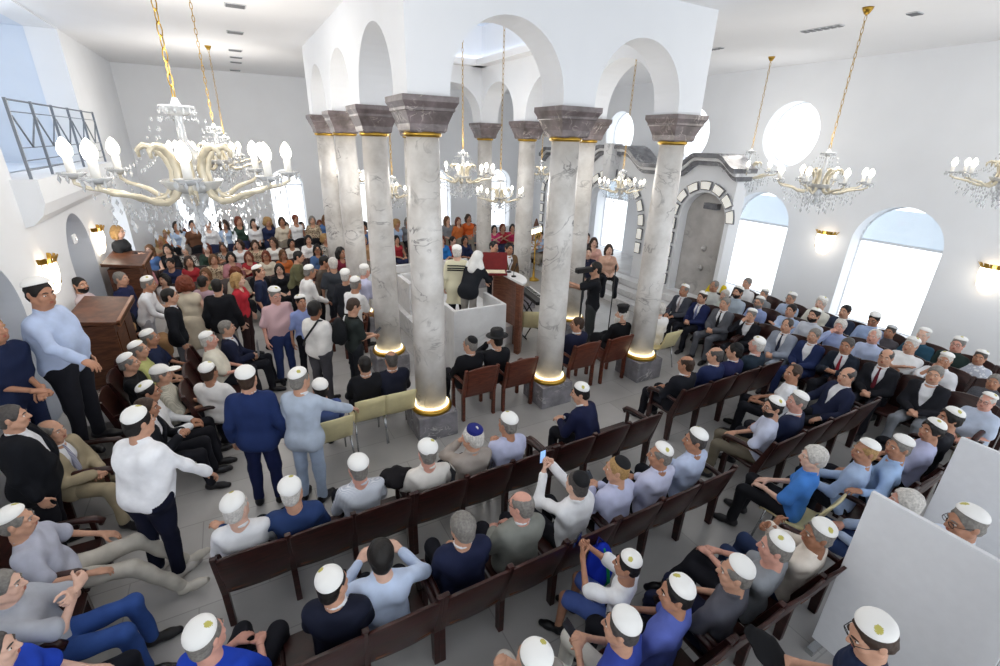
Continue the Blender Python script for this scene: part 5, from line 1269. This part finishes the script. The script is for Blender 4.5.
P_(865,450,'lap',100,'tanned man in a pale blue shirt and emblem skullcap beside the bright blue shirt',top='shirt',col='#a9bddb',hair='ring',hc='bl',sk='c',yaw=45,lod=0,**K)
P_(899,446,'widel',105,'man in a sky blue shirt and skullcap stretching an arm along the pew',top='shirt',col='#9fbae0',hair='short',hc='g',sk='c',yaw=45,lod=0,**K)
P_(932,429,'lap',105,'black-haired youth in a lavender shirt and skullcap, nearer of two',top='tee',col='#b3b6d4',hair='full',hc='k',sk='c',yaw=45,lod=0,**K)
P_(950,417,'lap',105,'black-haired youth in a dark shirt and skullcap, farther of two',top='tee',col='#2a2b31',hair='full',hc='k',sk='c',yaw=30,lod=1,**K)
# front row before the big windows, facing the arcade
P_(684,290,'lap',182,'man in a dark grey suit, striped tie and skullcap at the row\'s far end',top='jacket',jk='#43464f',tie=('#c9c6c2','hstripe','#5a3038',120),hair='ring',hc='g',sk='c',lod=1,rx=6.3,**K)
P_(702,297,'clasp',178,'man in a navy blue suit and striped tie, second in the front row',top='jacket',jk='#222a52',tie=('#9aa3c8','hstripe','#2a3058',120),hc='b',sk='b',lod=1,rx=6.3,**K)
P_(725,303,'clasp',182,'white-haired man in a grey suit and black tie in the front row',top='jacket',jk='#595b62',tie='#1b1b22',hair='short',hc='g',sk='b',lod=1,rx=6.3,bot='#55575e')
P_(751,315,'face',185,'man in a black jacket and skullcap resting his face on one hand',top='jacket',jk='#191a21',hc='g',sk='b',lod=1,rx=6.3,**K)
P_(787,325,'clasp',180,'bald man in a light grey suit and dark tie in the front row',top='jacket',jk='#8f96a4',tie='#272b3c',hair='recede',hc='dg',sk='b',lod=1,rx=6.3,bot='#888f9c')
P_(814,335,'clasp',178,'grey-haired man in a bright navy suit with open collar in the front row',top='jacket',jk='#232f56',hair='short',hc='g',sk='b',lod=1,rx=6.3,bot='#232f56')
P_(847,345,'plow',182,'dark-haired man in a dark suit and red tie in the front row',top='jacket',jk='#1d2430',tie='#8c2530',hc='dg',sk='c',lod=1,rx=6.3)
P_(886,357,'clasp',185,'bald man in a black suit and dark red tie in the front row',top='jacket',jk='#1c1d23',tie='#5f1d28',hair='ring',hc='dg',sk='b',lod=1,rx=6.3)
P_(935,374,'clasp',185,'grey-haired man in a black jacket and grey trousers in the front row',top='jacket',jk='#1e1f25',hair='short',hc='g',sk='b',lod=0,rx=6.3,bot='#7b7f86')
P_(987,401,'lap',172,'reddish bald man with glasses in a pale blue polo shirt near the boards',top='polo',col='#b9c4d8',hair='ring',hc='w',sk='p',glasses=True,lod=0,rx=6.3,bot='#73705f',build='fat',**K)
# second row
P_(724,297,'lap',180,'white-haired man in a pale green shirt behind the grey suit',col='#c3ccc4',hair='full',hc='w',sk='e',lod=1,rx=7.22)
P_(738,292,'lap',178,'dark-bearded man in a pale grey-blue shirt in the second row',col='#b2bfcc',hc='k',beard='beard',sk='b',lod=1,rx=7.22,**K)
P_(759,302,'lap',182,'bearded man with glasses in a blue-lavender shirt in the second row',col='#8f9fc9',hc='g',beard='beard',glasses=True,sk='b',lod=1,rx=7.22,**K)
P_(791,310,'cross',180,'dark-haired man in a blue striped shirt with folded arms',col=('#c3d2ea','stripe','#8ea6cf',170),hc='k',sk='b',lod=1,rx=7.22)
P_(814,315,'lap',176,'dark-haired bearded man in a plain pale shirt and skullcap, second row',col='#cbd1dc',hc='k',beard='beard',sk='b',lod=1,rx=7.22,**K)
P_(840,326,'face',184,'white-haired man in a lavender-blue shirt touching his mouth',col='#a8b6dd',hair='full',hc='w',sk='p',lod=1,rx=7.22)
P_(874,336,'lap',180,'white-haired ruddy man in a pale blue shirt in the second row',col='#b9c6e4',hair='recede',hc='w',sk='p',lod=1,rx=7.22)
P_(911,345,'sfold' if False else 'cross',172,'man in a white short-sleeved shirt and skullcap with folded arms',top='polo',col='#eceef0',hc='w',sk='b',lod=1,rx=7.22,build='fat',**K)
P_(945,360,'face',184,'man in a white shirt and skullcap with a hand at his mouth',top='polo',col='#e9eaee',hc='w',sk='c',lod=1,rx=7.22,**K)
P_(994,382,'lap',180,'man in a black striped shirt behind the reddish bald man',col=('#2a2b31','stripe','#70727a',150),hc='g',sk='c',lod=1,rx=7.22)
# third row, under the windows
P_(720,277,'lap',178,'person in a bright yellow shirt and dark cap at the window',top='tee',col='#e3c92c',hc='b',sk='c',lod=1,rx=8.12,**K)
P_(714,286,'lap',182,'tanned man in a pale shirt in front of the yellow shirt',col='#cfd2cf',hair='recede',hc='g',sk='c',lod=1,rx=7.22)
P_(747,283,'lap',180,'grey-haired man in a white shirt against the far big window',col='#e9eaec',hair='short',hc='g',sk='b',lod=1,rx=8.12)
P_(764,294,'lap',182,'man in a grey shirt and skullcap, third row by the windows',col='#8c9095',hc='g',sk='b',lod=1,rx=8.12,**K)
P_(791,298,'lap',178,'man with glasses in a pale blue shirt, third row by the windows',col='#b2c2dd',hc='g',glasses=True,sk='b',lod=1,rx=8.12,**K)
P_(821,303,'lap',180,'white-haired man in a cream shirt and skullcap, third row',col='#dcdcd2',hair='full',hc='w',sk='e',lod=1,rx=8.12,**K)
P_(845,311,'lap',176,'bare-headed dark-haired man in a dark suit, third row',top='jacket',jk='#2b3346',hc='k',sk='b',lod=1,rx=8.12)
P_(874,319,'lap',182,'man with glasses and skullcap in a blue shirt before the bright window',col='#a4b9df',hc='k',glasses=True,sk='c',lod=1,rx=8.12,pitch=20,**K)
P_(890,332,'lap',178,'man in a grey-brown shirt and grey cap in the third row',col='#57545a',hc='dg',sk='c',lod=1,rx=8.12,hat='kippah',hatcol='#c6c8cc')
P_(923,335,'lap',180,'pale bald man in a teal shirt and skullcap under the wall lamp',top='tee',col='#2c5066',hair='ring',hc='w',sk='e',lod=1,rx=8.12,**K)
P_(958,344,'lap',178,'man with glasses in a dark green shirt and skullcap, third row',col='#2b3a38',hc='g',glasses=True,sk='p',lod=1,rx=8.12,**K)
P_(980,357,'lap',182,'dark-haired man in a white patterned shirt and skullcap, third row',top='polo',col=('#e6e7ea','print','#b9bdc9',60),hc='dg',sk='c',lod=1,rx=8.12,build='fat',**K)
# left seated rows, facing across the aisle
P_(162,373,'lap',5,'man in a white baseball cap and patterned shirt in the left row',top='polo',col=('#cfcabb','check','#9d9a8a',120),hair='short',hc='g',hat='baseball',sk='b',lod=0)
P_(129,362,'lap',0,'white-capped man in a black shirt in the left row',top='tee',col='#17181c',hair='ring',hc='g',sk='b',lod=0,**K)
P_(139,349,'lap',2,'white-capped man in a yellow-green shirt in the left row',top='tee',col='#b5b878',hair='ring',hc='g',sk='b',lod=1,**K)
P_(150,337,'lap',-4,'white-capped man in a dark navy tee shirt in the left row',top='tee',col='#202844',hair='ring',hc='g',sk='c',lod=1,**K)
P_(149,391,'lap',4,'man in a white shirt with a cap beside the baseball cap wearer',col='#e3e4e6',hc='k',sk='c',lod=0,**K)
P_(147,407,'plow',-4,'dark-haired man in a black jacket seated before the tall white-shirted man',top='jacket',jk='#191b22',hc='b',sk='c',lod=0)
P_(209,339,'lap',0,'white-capped man in a cream short-sleeved shirt in the aisle row',top='polo',col='#ddd8c8',hair='ring',hc='w',sk='p',lod=1,build='fat',**K)
P_(227,327,'clasp',-8,'grey-haired man in a navy suit with a paper in his hands',top='jacket',jk='#1c2138',hc='g',sk='b',lod=1)
P_(209,371,'lap',60,'dark-haired man in a white shirt and skullcap behind the blue suit',top='polo',col='#e6e4e2',hc='b',sk='c',lod=0,**K)
P_(17,520,'out',0,'man in a pale grey shirt, white trousers and white shoes at bottom left',top='polo',col='#b4b7c6',hair='ring',hc='g',sk='b',lod=0,bot='#b9b4aa',shoes='#c9c4ba',**K)
P_(2,585,'fist',-2,'man in jeans with clasped hands at the bottom left edge',top='polo',col='#a9adb6',hc='g',sk='e',lod=0,bot='#33508f')
P_(-8,650,'lap',2,'man in a royal blue tee shirt with a white watch at the corner',top='tee',col='#2446b8',hc='dg',sk='e',lod=0,bot='#14161f')
P_(52,430,'clasp',-25,'bald man in a beige suit and striped tie on a single seat',top='jacket',jk='#a79a80',tie=('#dcdce6','hstripe','#26306a',130),hair='ring',hc='g',sk='b',lod=0,bot='#a79a80')
# standing on the left
P_(12,416,'std',5,'large man in a black suit standing at the left edge',top='jacket',jk='#14161c',hair='short',hc='dg',sk='b',lod=0,build='fat')
w = onX(-9,328,-4.42)
P_(-9,328,'sclasp',-30,'person in dark blue standing half outside the left edge',top='polo',col='#1c2542',hair='short',hc='bl',sk='c',lod=0,z0=.5,sc=(w[2]-.5)/skel('sclasp',0,0)['H'][2],bot='#1b2440')
w = onX(40,292,-4.12)
P_(40,292,'spod',-22,'stout man in a light blue shirt and skullcap leaning on the podium',col='#b3c2e0',hc='k',sk='c',lod=0,z0=.5,sc=(w[2]-.5)/skel('spod',0,0)['H'][2],build='fat',yaw=-15,pitch=10,hat='kippah')
w = onY(80,284,4.02); P_(80,284,'lap',-10,'dark-bearded man whose head shows above the wooden podium',col='#d9c9cc',hc='k',beard='beard',sk='b',lod=1,yaw=-30,z0=max(0.5, w[2]-1.20))
w = onX(118,231,-4.35); P_(118,231,'scam',-20,'woman with sunglasses and pink scarf standing behind the farther podium',top='shirt',sex='f',col='#2a2c30',hair='bob',hc='bl',sk='e',lod=1,glasses=True,z0=max(0.0, w[2]-1.60))
P_(139,421,'shand',52,'tall man in a white shirt and dark trousers standing with one hand out',col='#f0f1f5',hc='k',sk='b',lod=0,yaw=-15,bot='#14172a',shoes='#bfbcb8',sc=1.05,build='fat',**K)
P_(247,377,'std',75,'man in a bright navy suit and skullcap seen from behind in the aisle',top='jacket',jk='#22325f',hc='b',sk='b',lod=0,sc=1.03,bot='#1a2246',**K)
P_(300,378,'sarm',55,'man in a pale blue jacket reaching out to a cream chair',top='jacket',jk='#b1bdce',hc='g',sk='b',lod=0,bot='#a3b3ca',yaw=-15,**K)
P_(315,308,'scam',45,'photographer in a white tee shirt with a black camera strap',top='tee',col='#e7e4e0',hair='full',hc='k',sk='d',lod=0,bot='#4b4a50',build='fat')
P_(275,294,'std',-70,'man in a pink checked short shirt and jeans walking towards the camera',top='polo',col=('#d3b3b6','check','#b8949c',160),hc='g',sk='p',lod=0,bot='#2c3a66',build='fat',pitch=20,**K)
P_(354,305,'sphone',10,'man in a dark green tee shirt with a black backpack looking at his phone',top='tee',col='#2b3130',hc='b',sk='b',lod=0,pitch=20,bot='#23262c')
P_(356,283,'sbow',40,'man in a white polo shirt and skullcap leaning on a chair back',top='polo',col='#e9e9ea',hc='g',sk='c',lod=1,**K)
P_(346,275,'std',50,'grey-haired man in a dark jacket behind the white polo shirt',top='jacket',jk='#23252c',hair='short',hc='w',sk='b',lod=1,**K)
P_(333,263,'std',80,'grey-haired man in a charcoal polo shirt seen from behind',top='polo',col='#3c4047',hair='full',hc='w',sk='b',lod=1,bot='#23252c')
P_(310,271,'sbow',15,'man in a white shirt and white cap bending right',col='#ecebe9',hc='g',sk='c',lod=1,bot='#1f2126',**K)
P_(301,301,'std',-75,'boy in a lavender-blue shirt and skullcap behind the photographer',top='tee',col='#8f9fd2',hc='k',sk='c',lod=1,sc=.9,**K)
P_(299,256,'sbow',-20,'dark-haired man in an olive tee shirt bending over a desk',top='tee',col='#6b6a4e',hc='k',sk='b',lod=1)
P_(259,271,'std',-10,'man in a dark navy tee shirt and skullcap beside the pink shirt',top='tee',col='#1f2740',hair='ring',hc='b',sk='b',lod=1,yaw=-15,**K)
P_(238,279,'std',-20,'blonde woman in a red top among the standing group',top='blouse',sex='f',col='#b9303c',hair='bob',hc='bl',sk='e',lod=1,bot='#3a2a2c')
P_(217,285,'std',80,'dark-haired man in a black jacket seen from behind',top='jacket',jk='#1a1b20',hc='k',sk='b',lod=1,bot='#8d857c')
P_(203,281,'std',60,'dark-haired man in a mauve shirt between two standing people',sc=.94,col='#b59aa6',hc='k',sk='c',lod=1)
P_(185,283,'std',85,'woman with curly auburn hair in a beige dress seen from behind',top='vest',sex='f',col='#cfc4b0',hair='curly',hc='r',sk='e',lod=1,low='skirt',bot='#cfc4b0')
P_(170,295,'std',5,'young man in a black suit standing in profile',top='jacket',jk='#1a1c22',hc='k',sk='b',lod=1,bot='#6a6c72')
P_(149,283,'sbow',-5,'man in a white long-sleeved shirt and skullcap in the left group',col='#eef0f5',hc='g',sk='c',lod=1,bot='#b6b9c2',**K)
P_(121,278,'std',-20,'grey-haired man in a navy polo shirt in the left group',top='polo',col='#252b4d',hc='g',sk='b',lod=1)
P_(120,311,'lap',10,'woman with sunglasses in a tan dress seated behind the left row',top='vest',sex='f',col='#a8845f',hair='short',hc='b',sk='c',lod=1,glasses=True,low='skirt',bot='#a8845f',z0=.1)
P_(365,270,'sbow',30,'grey-haired man in a lavender shirt beside the left arcade columns',col='#c3c4dd',hc='w',sk='p',lod=1,**K)
P_(341,252,'std',-60,'dark-haired woman in a dark red dress behind the charcoal polo shirt',top='blouse',sex='f',col='#6a1f30',hair='bob',hc='k',sk='c',lod=1,low='skirt',bot='#6a1f30')
P_(325,261,'sbow',-10,'dark-haired man bending behind the white-capped man',top='tee',col='#5a4f46',hc='k',sk='c',lod=1)
# at the reading desk
P_(457,251,'std',60,'white-haired man in a cream prayer shawl with black stripes',top='robe',jk=('#d6d1b6','hstripe','#d6d1b6',20),col='#d6d1b6',hair='full',hc='w',sk='e',lod=1,z0=.42,**K)
r = PEOPLE[-1]
for z, y in ((1.36, -.132), (1.31, -.140), (1.27, -.144)): MB().tube([(-.22, .0, z-.03), (-.17, y*.75, z), (-.08, y, z+.01), (0, y-.004, z+.012), (.08, y, z+.01), (.17, y*.75, z), (.22, .0, z-.03)], .012, 6).build('stripe', cloth('#18181b'), r)
P_(478,257,'sbend',33,'man with a white shawl over his head leaning on the lectern',top='jacket',jk='#1e2127',hc='g',hat='shawl',sk='b',lod=1,z0=.42,bot='#8f8b86')
P_(494,246,'std',-70,'dark-haired man in a white shirt beyond the lectern',col='#eef0f3',hc='k',sk='b',lod=1,z0=.2)
P_(509,248,'std',-90,'dark-haired man in a brown jacket beyond the lectern',top='jacket',jk='#6b5238',hc='k',sk='c',lod=1,z0=.2)
P_(595,268,'stripod',150,'dark-haired man in a black tee shirt gripping the lamp stand',top='tee',col='#1b1d22',hc='k',sk='b',lod=1,bot='#3c3f40',sc=1.11)
# people along the far aisle by the ark
for i, (px, py, col, hc, hs, lab) in enumerate([(594,242,'#d4a79c','b','bob','woman in a pale pink top seated inside the main ark arch'),(609,249,'#c9a38e','b','bob','woman in a peach top seated beside the ark arch jamb'),(588,252,'#22263a','k','short','dark-haired man in a dark suit before the ark arch'),(587,237,'#303038','k','short','person in black deepest inside the ark arch')]):
    P_(px,py,'lap',-120,lab,top='blouse' if hs=='bob' else 'jacket',jk='#22263a',sex='f' if hs=='bob' else 'm',col=col,hair=hs,hc=hc,sk='e',lod=2,z0=.51)
# ------------------------------------------------------------------ the far blocks of the congregation
rnd = random.Random(11)
TOPS = [('black','#1c1d22'),('white','#e8e8ea'),('cream','#d9cfbd'),('beige','#b9a58a'),('grey','#83868c'),('navy','#262f50'),('rose','#b77f86'),('brown','#6b4a38'),('tan','#c09a74'),('denim blue','#4d6a97'),('white','#efeff1'),('dark green','#33453c'),('red','#a8323a'),('pale blue','#a9bedb'),('patterned black','P1'),('patterned brown','P2'),('orange','#c9703c')]
HRS = [('dark-haired','k'),('brown-haired','b'),('chestnut-haired','lb'),('blonde','bl'),('auburn-haired','r'),('brown-haired','b'),('dark-haired','k'),('grey-haired','g')]
ORD = ['first','second','third','fourth','fifth','sixth','seventh','eighth','ninth','tenth','eleventh','twelfth']
def crowd(rowname, pts, up=False, fixed=None):
    hz = 1.60 if up else 1.15
    pts = sorted(pts)
    Y = sum(onZ(px, py, hz)[1] for px, py in pts)/len(pts); Y = min(Y, YB-.55); xs = []
    for i, (px, py) in enumerate(pts):
        tn, tc = rnd.choice(TOPS); hn, hc = rnd.choice(HRS); hs = rnd.choice(['long','long','bob','bob','pony','curly'])
        i_ = len(xs)
        if fixed and i in fixed: tn, tc, hn, hc, hs = fixed[i]
        col = {'P1': ('#202126','print','#b9b4ac',70), 'P2': ('#6f5646','print','#c9b79c',70)}.get(tc, tc)
        d = ray(px, py); x = float((CAM+d*((Y-CAM[1])/d[1]))[0])
        if xs and x-max(xs) < .22: continue
        if xs and x-max(xs) < .40: x = max(xs)+.40
        xs.append(x)
        P_(0,0,rnd.choice(['std','sclasp']) if up else rnd.choice(['lap','clasp','lap','cross']),-90+rnd.choice([-12,0,8,16]),'%s woman in %s, %s from left in the %s' % (hn, tn, ORD[i_], rowname),
           top=rnd.choice(['blouse','blouse','vest']),sex='f',col=col,hair=hs,hc=hc,sk=rnd.choice('abce'),lod=2,low='skirt',bot=rnd.choice(['#1c1d22','#2c3350','#5a4a40','#8c8478']),yaw=rnd.choice([-15,0,15]),group='women of the far block',sc=rnd.uniform(.97,1.04),glasses=rnd.random()<.15,at=(x, Y+rnd.uniform(-.05,.05)))
    if not up:
        a, b2 = min(xs)-.32, max(xs)+.32; n = max(1, round((b2-a)/.58)); bench((a+b2)/2, Y+.30, -90, n, (b2-a)/n, 'dark pew under the women of the %s' % rowname, (0, 0), 'pews of the far blocks')
F_ = {}
crowd('nearest far row', [(146,300),(160,283),(204,268),(235,267),(256,262),(279,266),(288,275)], fixed={2:('green','#7d8a68','chestnut-haired','lb','bob'),3:('grey-beige','#b7ae9c','auburn-haired','r','curly'),5:('black','#1c1d22','dark-haired','k','bob')})
crowd('second far row', [(140,262),(152,270),(171,269),(186,262),(213,258),(228,255),(243,258),(262,254),(283,253),(318,252)])
crowd('third far row', [(148,246),(162,254),(178,252),(193,254),(207,250),(222,241),(238,245),(252,243),(273,243),(292,246),(309,245),(326,240)], fixed={0:('denim blue','#4d6a97','chestnut-haired','lb','long'),5:('patterned black','P1','brown-haired','b','bob'),7:('striped','P2','brown-haired','b','bob'),8:('white','#ece9e4','brown-haired','b','long'),9:('white','#e8e4de','dark-haired','k','bob'),10:('white','#eceaea','dark-haired','k','bob')})
crowd('fourth far row', [(160,242),(173,239),(188,243),(200,246),(214,234),(230,237),(246,234),(262,237),(283,238),(301,236),(317,233),(331,229)])
crowd('fifth far row', pts=[(166,233),(180,231),(196,233),(210,228),(226,230),(241,228),(257,230),(270,228),(287,231),(302,226),(320,224)])
crowd('sixth far row', up=True, pts=[(176,225),(191,223),(205,221),(220,224),(235,222),(252,223),(266,220),(281,222),(295,222),(313,225),(326,222)])
crowd('near row between left columns', [(369,240),(397,230),(403,238),(398,246),(365,250)])
crowd('back row between left columns', up=True, pts=[(364,228),(367,234),(396,218),(407,222),(364,222)])
crowd('front row beyond the lectern', [(442,240),(452,238),(462,238),(471,240),(445,247)], fixed={0:('bright blue','#2f7fd0','auburn-haired','r','bob'),1:('pale blue','#a9bedb','chestnut-haired','lb','long')})
crowd('middle row beyond the lectern', [(444,229),(453,231),(462,230),(471,231)])
crowd('back row beyond the lectern', up=True, pts=[(447,218),(457,220),(467,218),(473,222)], fixed={2:('orange','#d0632f','brown-haired','b','bob')})
crowd('row between the far columns', [(494,221),(500,229),(508,223),(497,237),(512,229),(513,236)], fixed={0:('pink','#c83c70','dark-haired','k','bob'),1:('pink','#cf4c7c','brown-haired','b','bob'),4:('pink','#c43a64','dark-haired','k','bob')})
crowd('row behind the candelabrum', [(531,233),(538,226),(545,232),(533,243),(541,246)])
# ------------------------------------------------------------------ things in hands and by people
def held(name, px, py, d, lab, build, cat, rot=(0, 0, 0)):
    p = atD(px, py, d); o = empty(name, tuple(p), 0, lab, cat); o.rotation_euler = tuple(R(a) for a in rot); build(o); return o
def dark_phone(o):
    MB().box((-.037, -.005, -.075), (.037, .005, .075), bev=.004).build('case', BLACK, o); MB().box((-.033, -.0065, -.069), (.033, -.0048, .069)).build('screen', plain('#20242c', rough=.15, noise=0, name='dark_screen'), o)
def phone_b(o):
    MB().box((-.037, -.005, -.075), (.037, .005, .075), bev=.004).build('case', BLACK, o); MB().box((-.033, -.0065, -.069), (.033, -.0048, .069)).build('screen', emit('#8fb6e6', .7, 'lit_screen'), o)
def near_wrist(pi, off, name, lab, build, cat, rot=(0, 0, 0)):
    r, q = pi; s = r.scale[0]; c, sn = math.cos(r.rotation_euler[2]), math.sin(r.rotation_euler[2]); v = q*s+np.array(off)
    o = empty(name, (r.location[0]+c*v[0]-sn*v[1], r.location[1]+sn*v[0]+c*v[1], r.location[2]+v[2]), 0, lab, cat); o.rotation_euler = (R(rot[0]), R(rot[1]), r.rotation_euler[2]+R(rot[2])); build(o); return o
def find(txt):
    for r in PEOPLE:
        if txt in r['label']: return r
def wrist(txt, pose, side='m'):
    r = find(txt); J = skel(pose, 0, 0); q = (J['wrl']+J['wrr'])/2 if side == 'm' else J['wr'+side]; return r, q
near_wrist(wrist('holding up a phone', 'phone'), (.0, .09, .10), 'phone', 'lit phone held up above the second pew', phone_b, 'phone')
near_wrist(wrist('filming with a phone', 'phone'), (.0, .08, .08), 'phone', 'dark phone in the hands of the boy in white', dark_phone, 'phone', (0, 90, 0))
near_wrist(wrist('white trousers holding a dark phone', 'plow'), (.0, .10, .05), 'phone', 'dark phone over white-trousered knees', dark_phone, 'phone', (-50, 0, 0))
near_wrist(wrist('small black skullcap', 'plow'), (.0, .10, .05), 'phone', 'dark phone held by the lavender-shirted man', dark_phone, 'phone', (-50, 0, 0))
near_wrist(wrist('black backpack looking', 'sphone'), (.0, .09, .05), 'phone', 'dark phone in the hands of the man in dark green', dark_phone, 'phone', (-50, 0, 0))
def camera_b(o):
    MB().box((-.075, -.035, -.05), (.075, .035, .05), bev=.012).build('body', BLACK, o); MB().lathe([(.036, .03), (.038, .05), (.036, .12), (.042, .16), (.03, .165)], 16, mat=Matrix.Rotation(-PI/2, 4, 'X')).build('lens', BLACK, o); MB().box((-.03, -.03, .045), (.03, .03, .08), bev=.01).build('viewfinder', BLACK, o)
near_wrist(wrist('black camera strap', 'scam'), (.0, .06, .05), 'photo_camera', 'black camera in the hands of the white-shirted photographer', camera_b, 'camera')
def strap_b(o):
    MB().tube([(.10, -.05, 1.475), (.12, .05, 1.43), (.06, .17, 1.30), (-.08, .21, 1.16), (-.21, .10, 1.02), (-.20, -.10, 1.03), (-.06, -.20, 1.2), (.07, -.165, 1.38), (.10, -.05, 1.475)], .016, 6).build('band', BLACK, o); MB().box((-.27, .0, .94), (-.17, .18, 1.06), bev=.02).build('pouch', BLACK, o)
r = find('black camera strap'); o = empty('camera_strap', tuple(r.location), r.rotation_euler[2], 'black strap worn across the photographer\'s white tee shirt', 'strap'); strap_b(o)
def pack_b(o):
    f = Field((-.22, -.16, -.3), (.22, .16, .3), .014); f.ell((0, 0, 0), (.16, .10, .24), k=0); f.ell((0, -.07, -.07), (.12, .07, .13), k=.03); f.fold(.005, 1, 22); link('body', npmesh('body', [(*f.mesh(), 0)]), o, [cloth('#1b1d20')])
    for s in (-1, 1): MB().tube([(s*.10, .08, -.15), (s*.11, .20, -.10), (s*.12, .31, .05), (s*.11, .27, .2), (s*.09, .12, .24)], .014, 6).build('strap', cloth('#17181a'), o)
r = find('black backpack looking'); J = skel('sphone', 0, 0); q = J['S']*.5+J['P']*.5; near_wrist((r, q), (0, -.22, .06), 'backpack', 'black backpack worn by the man in dark green', pack_b, 'bag')
def paper_b(o): MB().box((-.10, -.003, -.13), (.10, .003, .13)).build('sheet', cloth('#8c8f94'), o)
near_wrist(wrist('paper in his hands', 'clasp'), (.0, .08, .10), 'booklet', 'grey booklet held upright by the man in navy', paper_b, 'booklet')
def hat_b(o):
    f = Field((-.2, -.2, -.12), (.2, .2, .12), .012); f.ell((0, 0, 0), (.12, .14, .045), k=0); f.ell((0, .11, -.01), (.08, .08, .012), k=.01); f.fold(.004, 3, 30); link('crown', npmesh('crown', [(*f.mesh(), 0)]), o, [cloth('#17181b')])
near_wrist(wrist('standing before the tall white board', 'sphone'), (.0, .12, .02), 'cap', 'black cap held in the hands of the man in navy', hat_b, 'cap', (30, 0, 0))
def jacket_b(o):
    f = Field((-.3, -.2, -.3), (.3, .2, .3), .016); f.ell((0, 0, 0), (.17, .09, .10), k=0); f.ell((-.08, .05, .07), (.12, .06, .06), k=.05); f.ell((.1, .02, -.09), (.08, .09, .10), k=.05); f.fold(.012, 2, 24); link('cloth', npmesh('cloth', [(*f.mesh(), 0)]), o, [cloth('#1f1d20')])
w = onZ(403,478,.95); o = empty('folded_jacket', (w[0], w[1]+.12, .86), R(15), 'dark jacket lying over the pew beside the cream-shirted man', 'jacket'); jacket_b(o)
w = onZ(348,318,.9)
ac = armchair(float(w[0])+.25, float(w[1])+.5, 200, 'dark red armchair the white polo shirt leans on')

# ------------------------------------------------------------------ daylight and exposure
wd = bpy.data.worlds.new('daylight'); SC.world = wd; wd.use_nodes = True
bg = wd.node_tree.nodes['Background']; bg.inputs[0].default_value = (.90, .95, 1.0, 1); bg.inputs[1].default_value = 2.2
SC.view_settings.view_transform = 'Standard'; SC.view_settings.look = 'None'; SC.view_settings.gamma = 1; SC.view_settings.use_curve_mapping = False; SC.view_settings.exposure = 0.08
SC.cycles.max_bounces = 8; SC.cycles.diffuse_bounces = 5; SC.cycles.transparent_max_bounces = 12

l = bpy.data.lights.new('balcony_fill_light', 'POINT'); l.energy = 30; l.color = (.93, .97, 1); l.shadow_soft_size = .2  # added fill without a fixture, brightens the balcony alcove
o = bpy.data.objects.new('balcony_fill_light', l); COL.objects.link(o); o.location = (XL-.9, 5.4, 5.6)
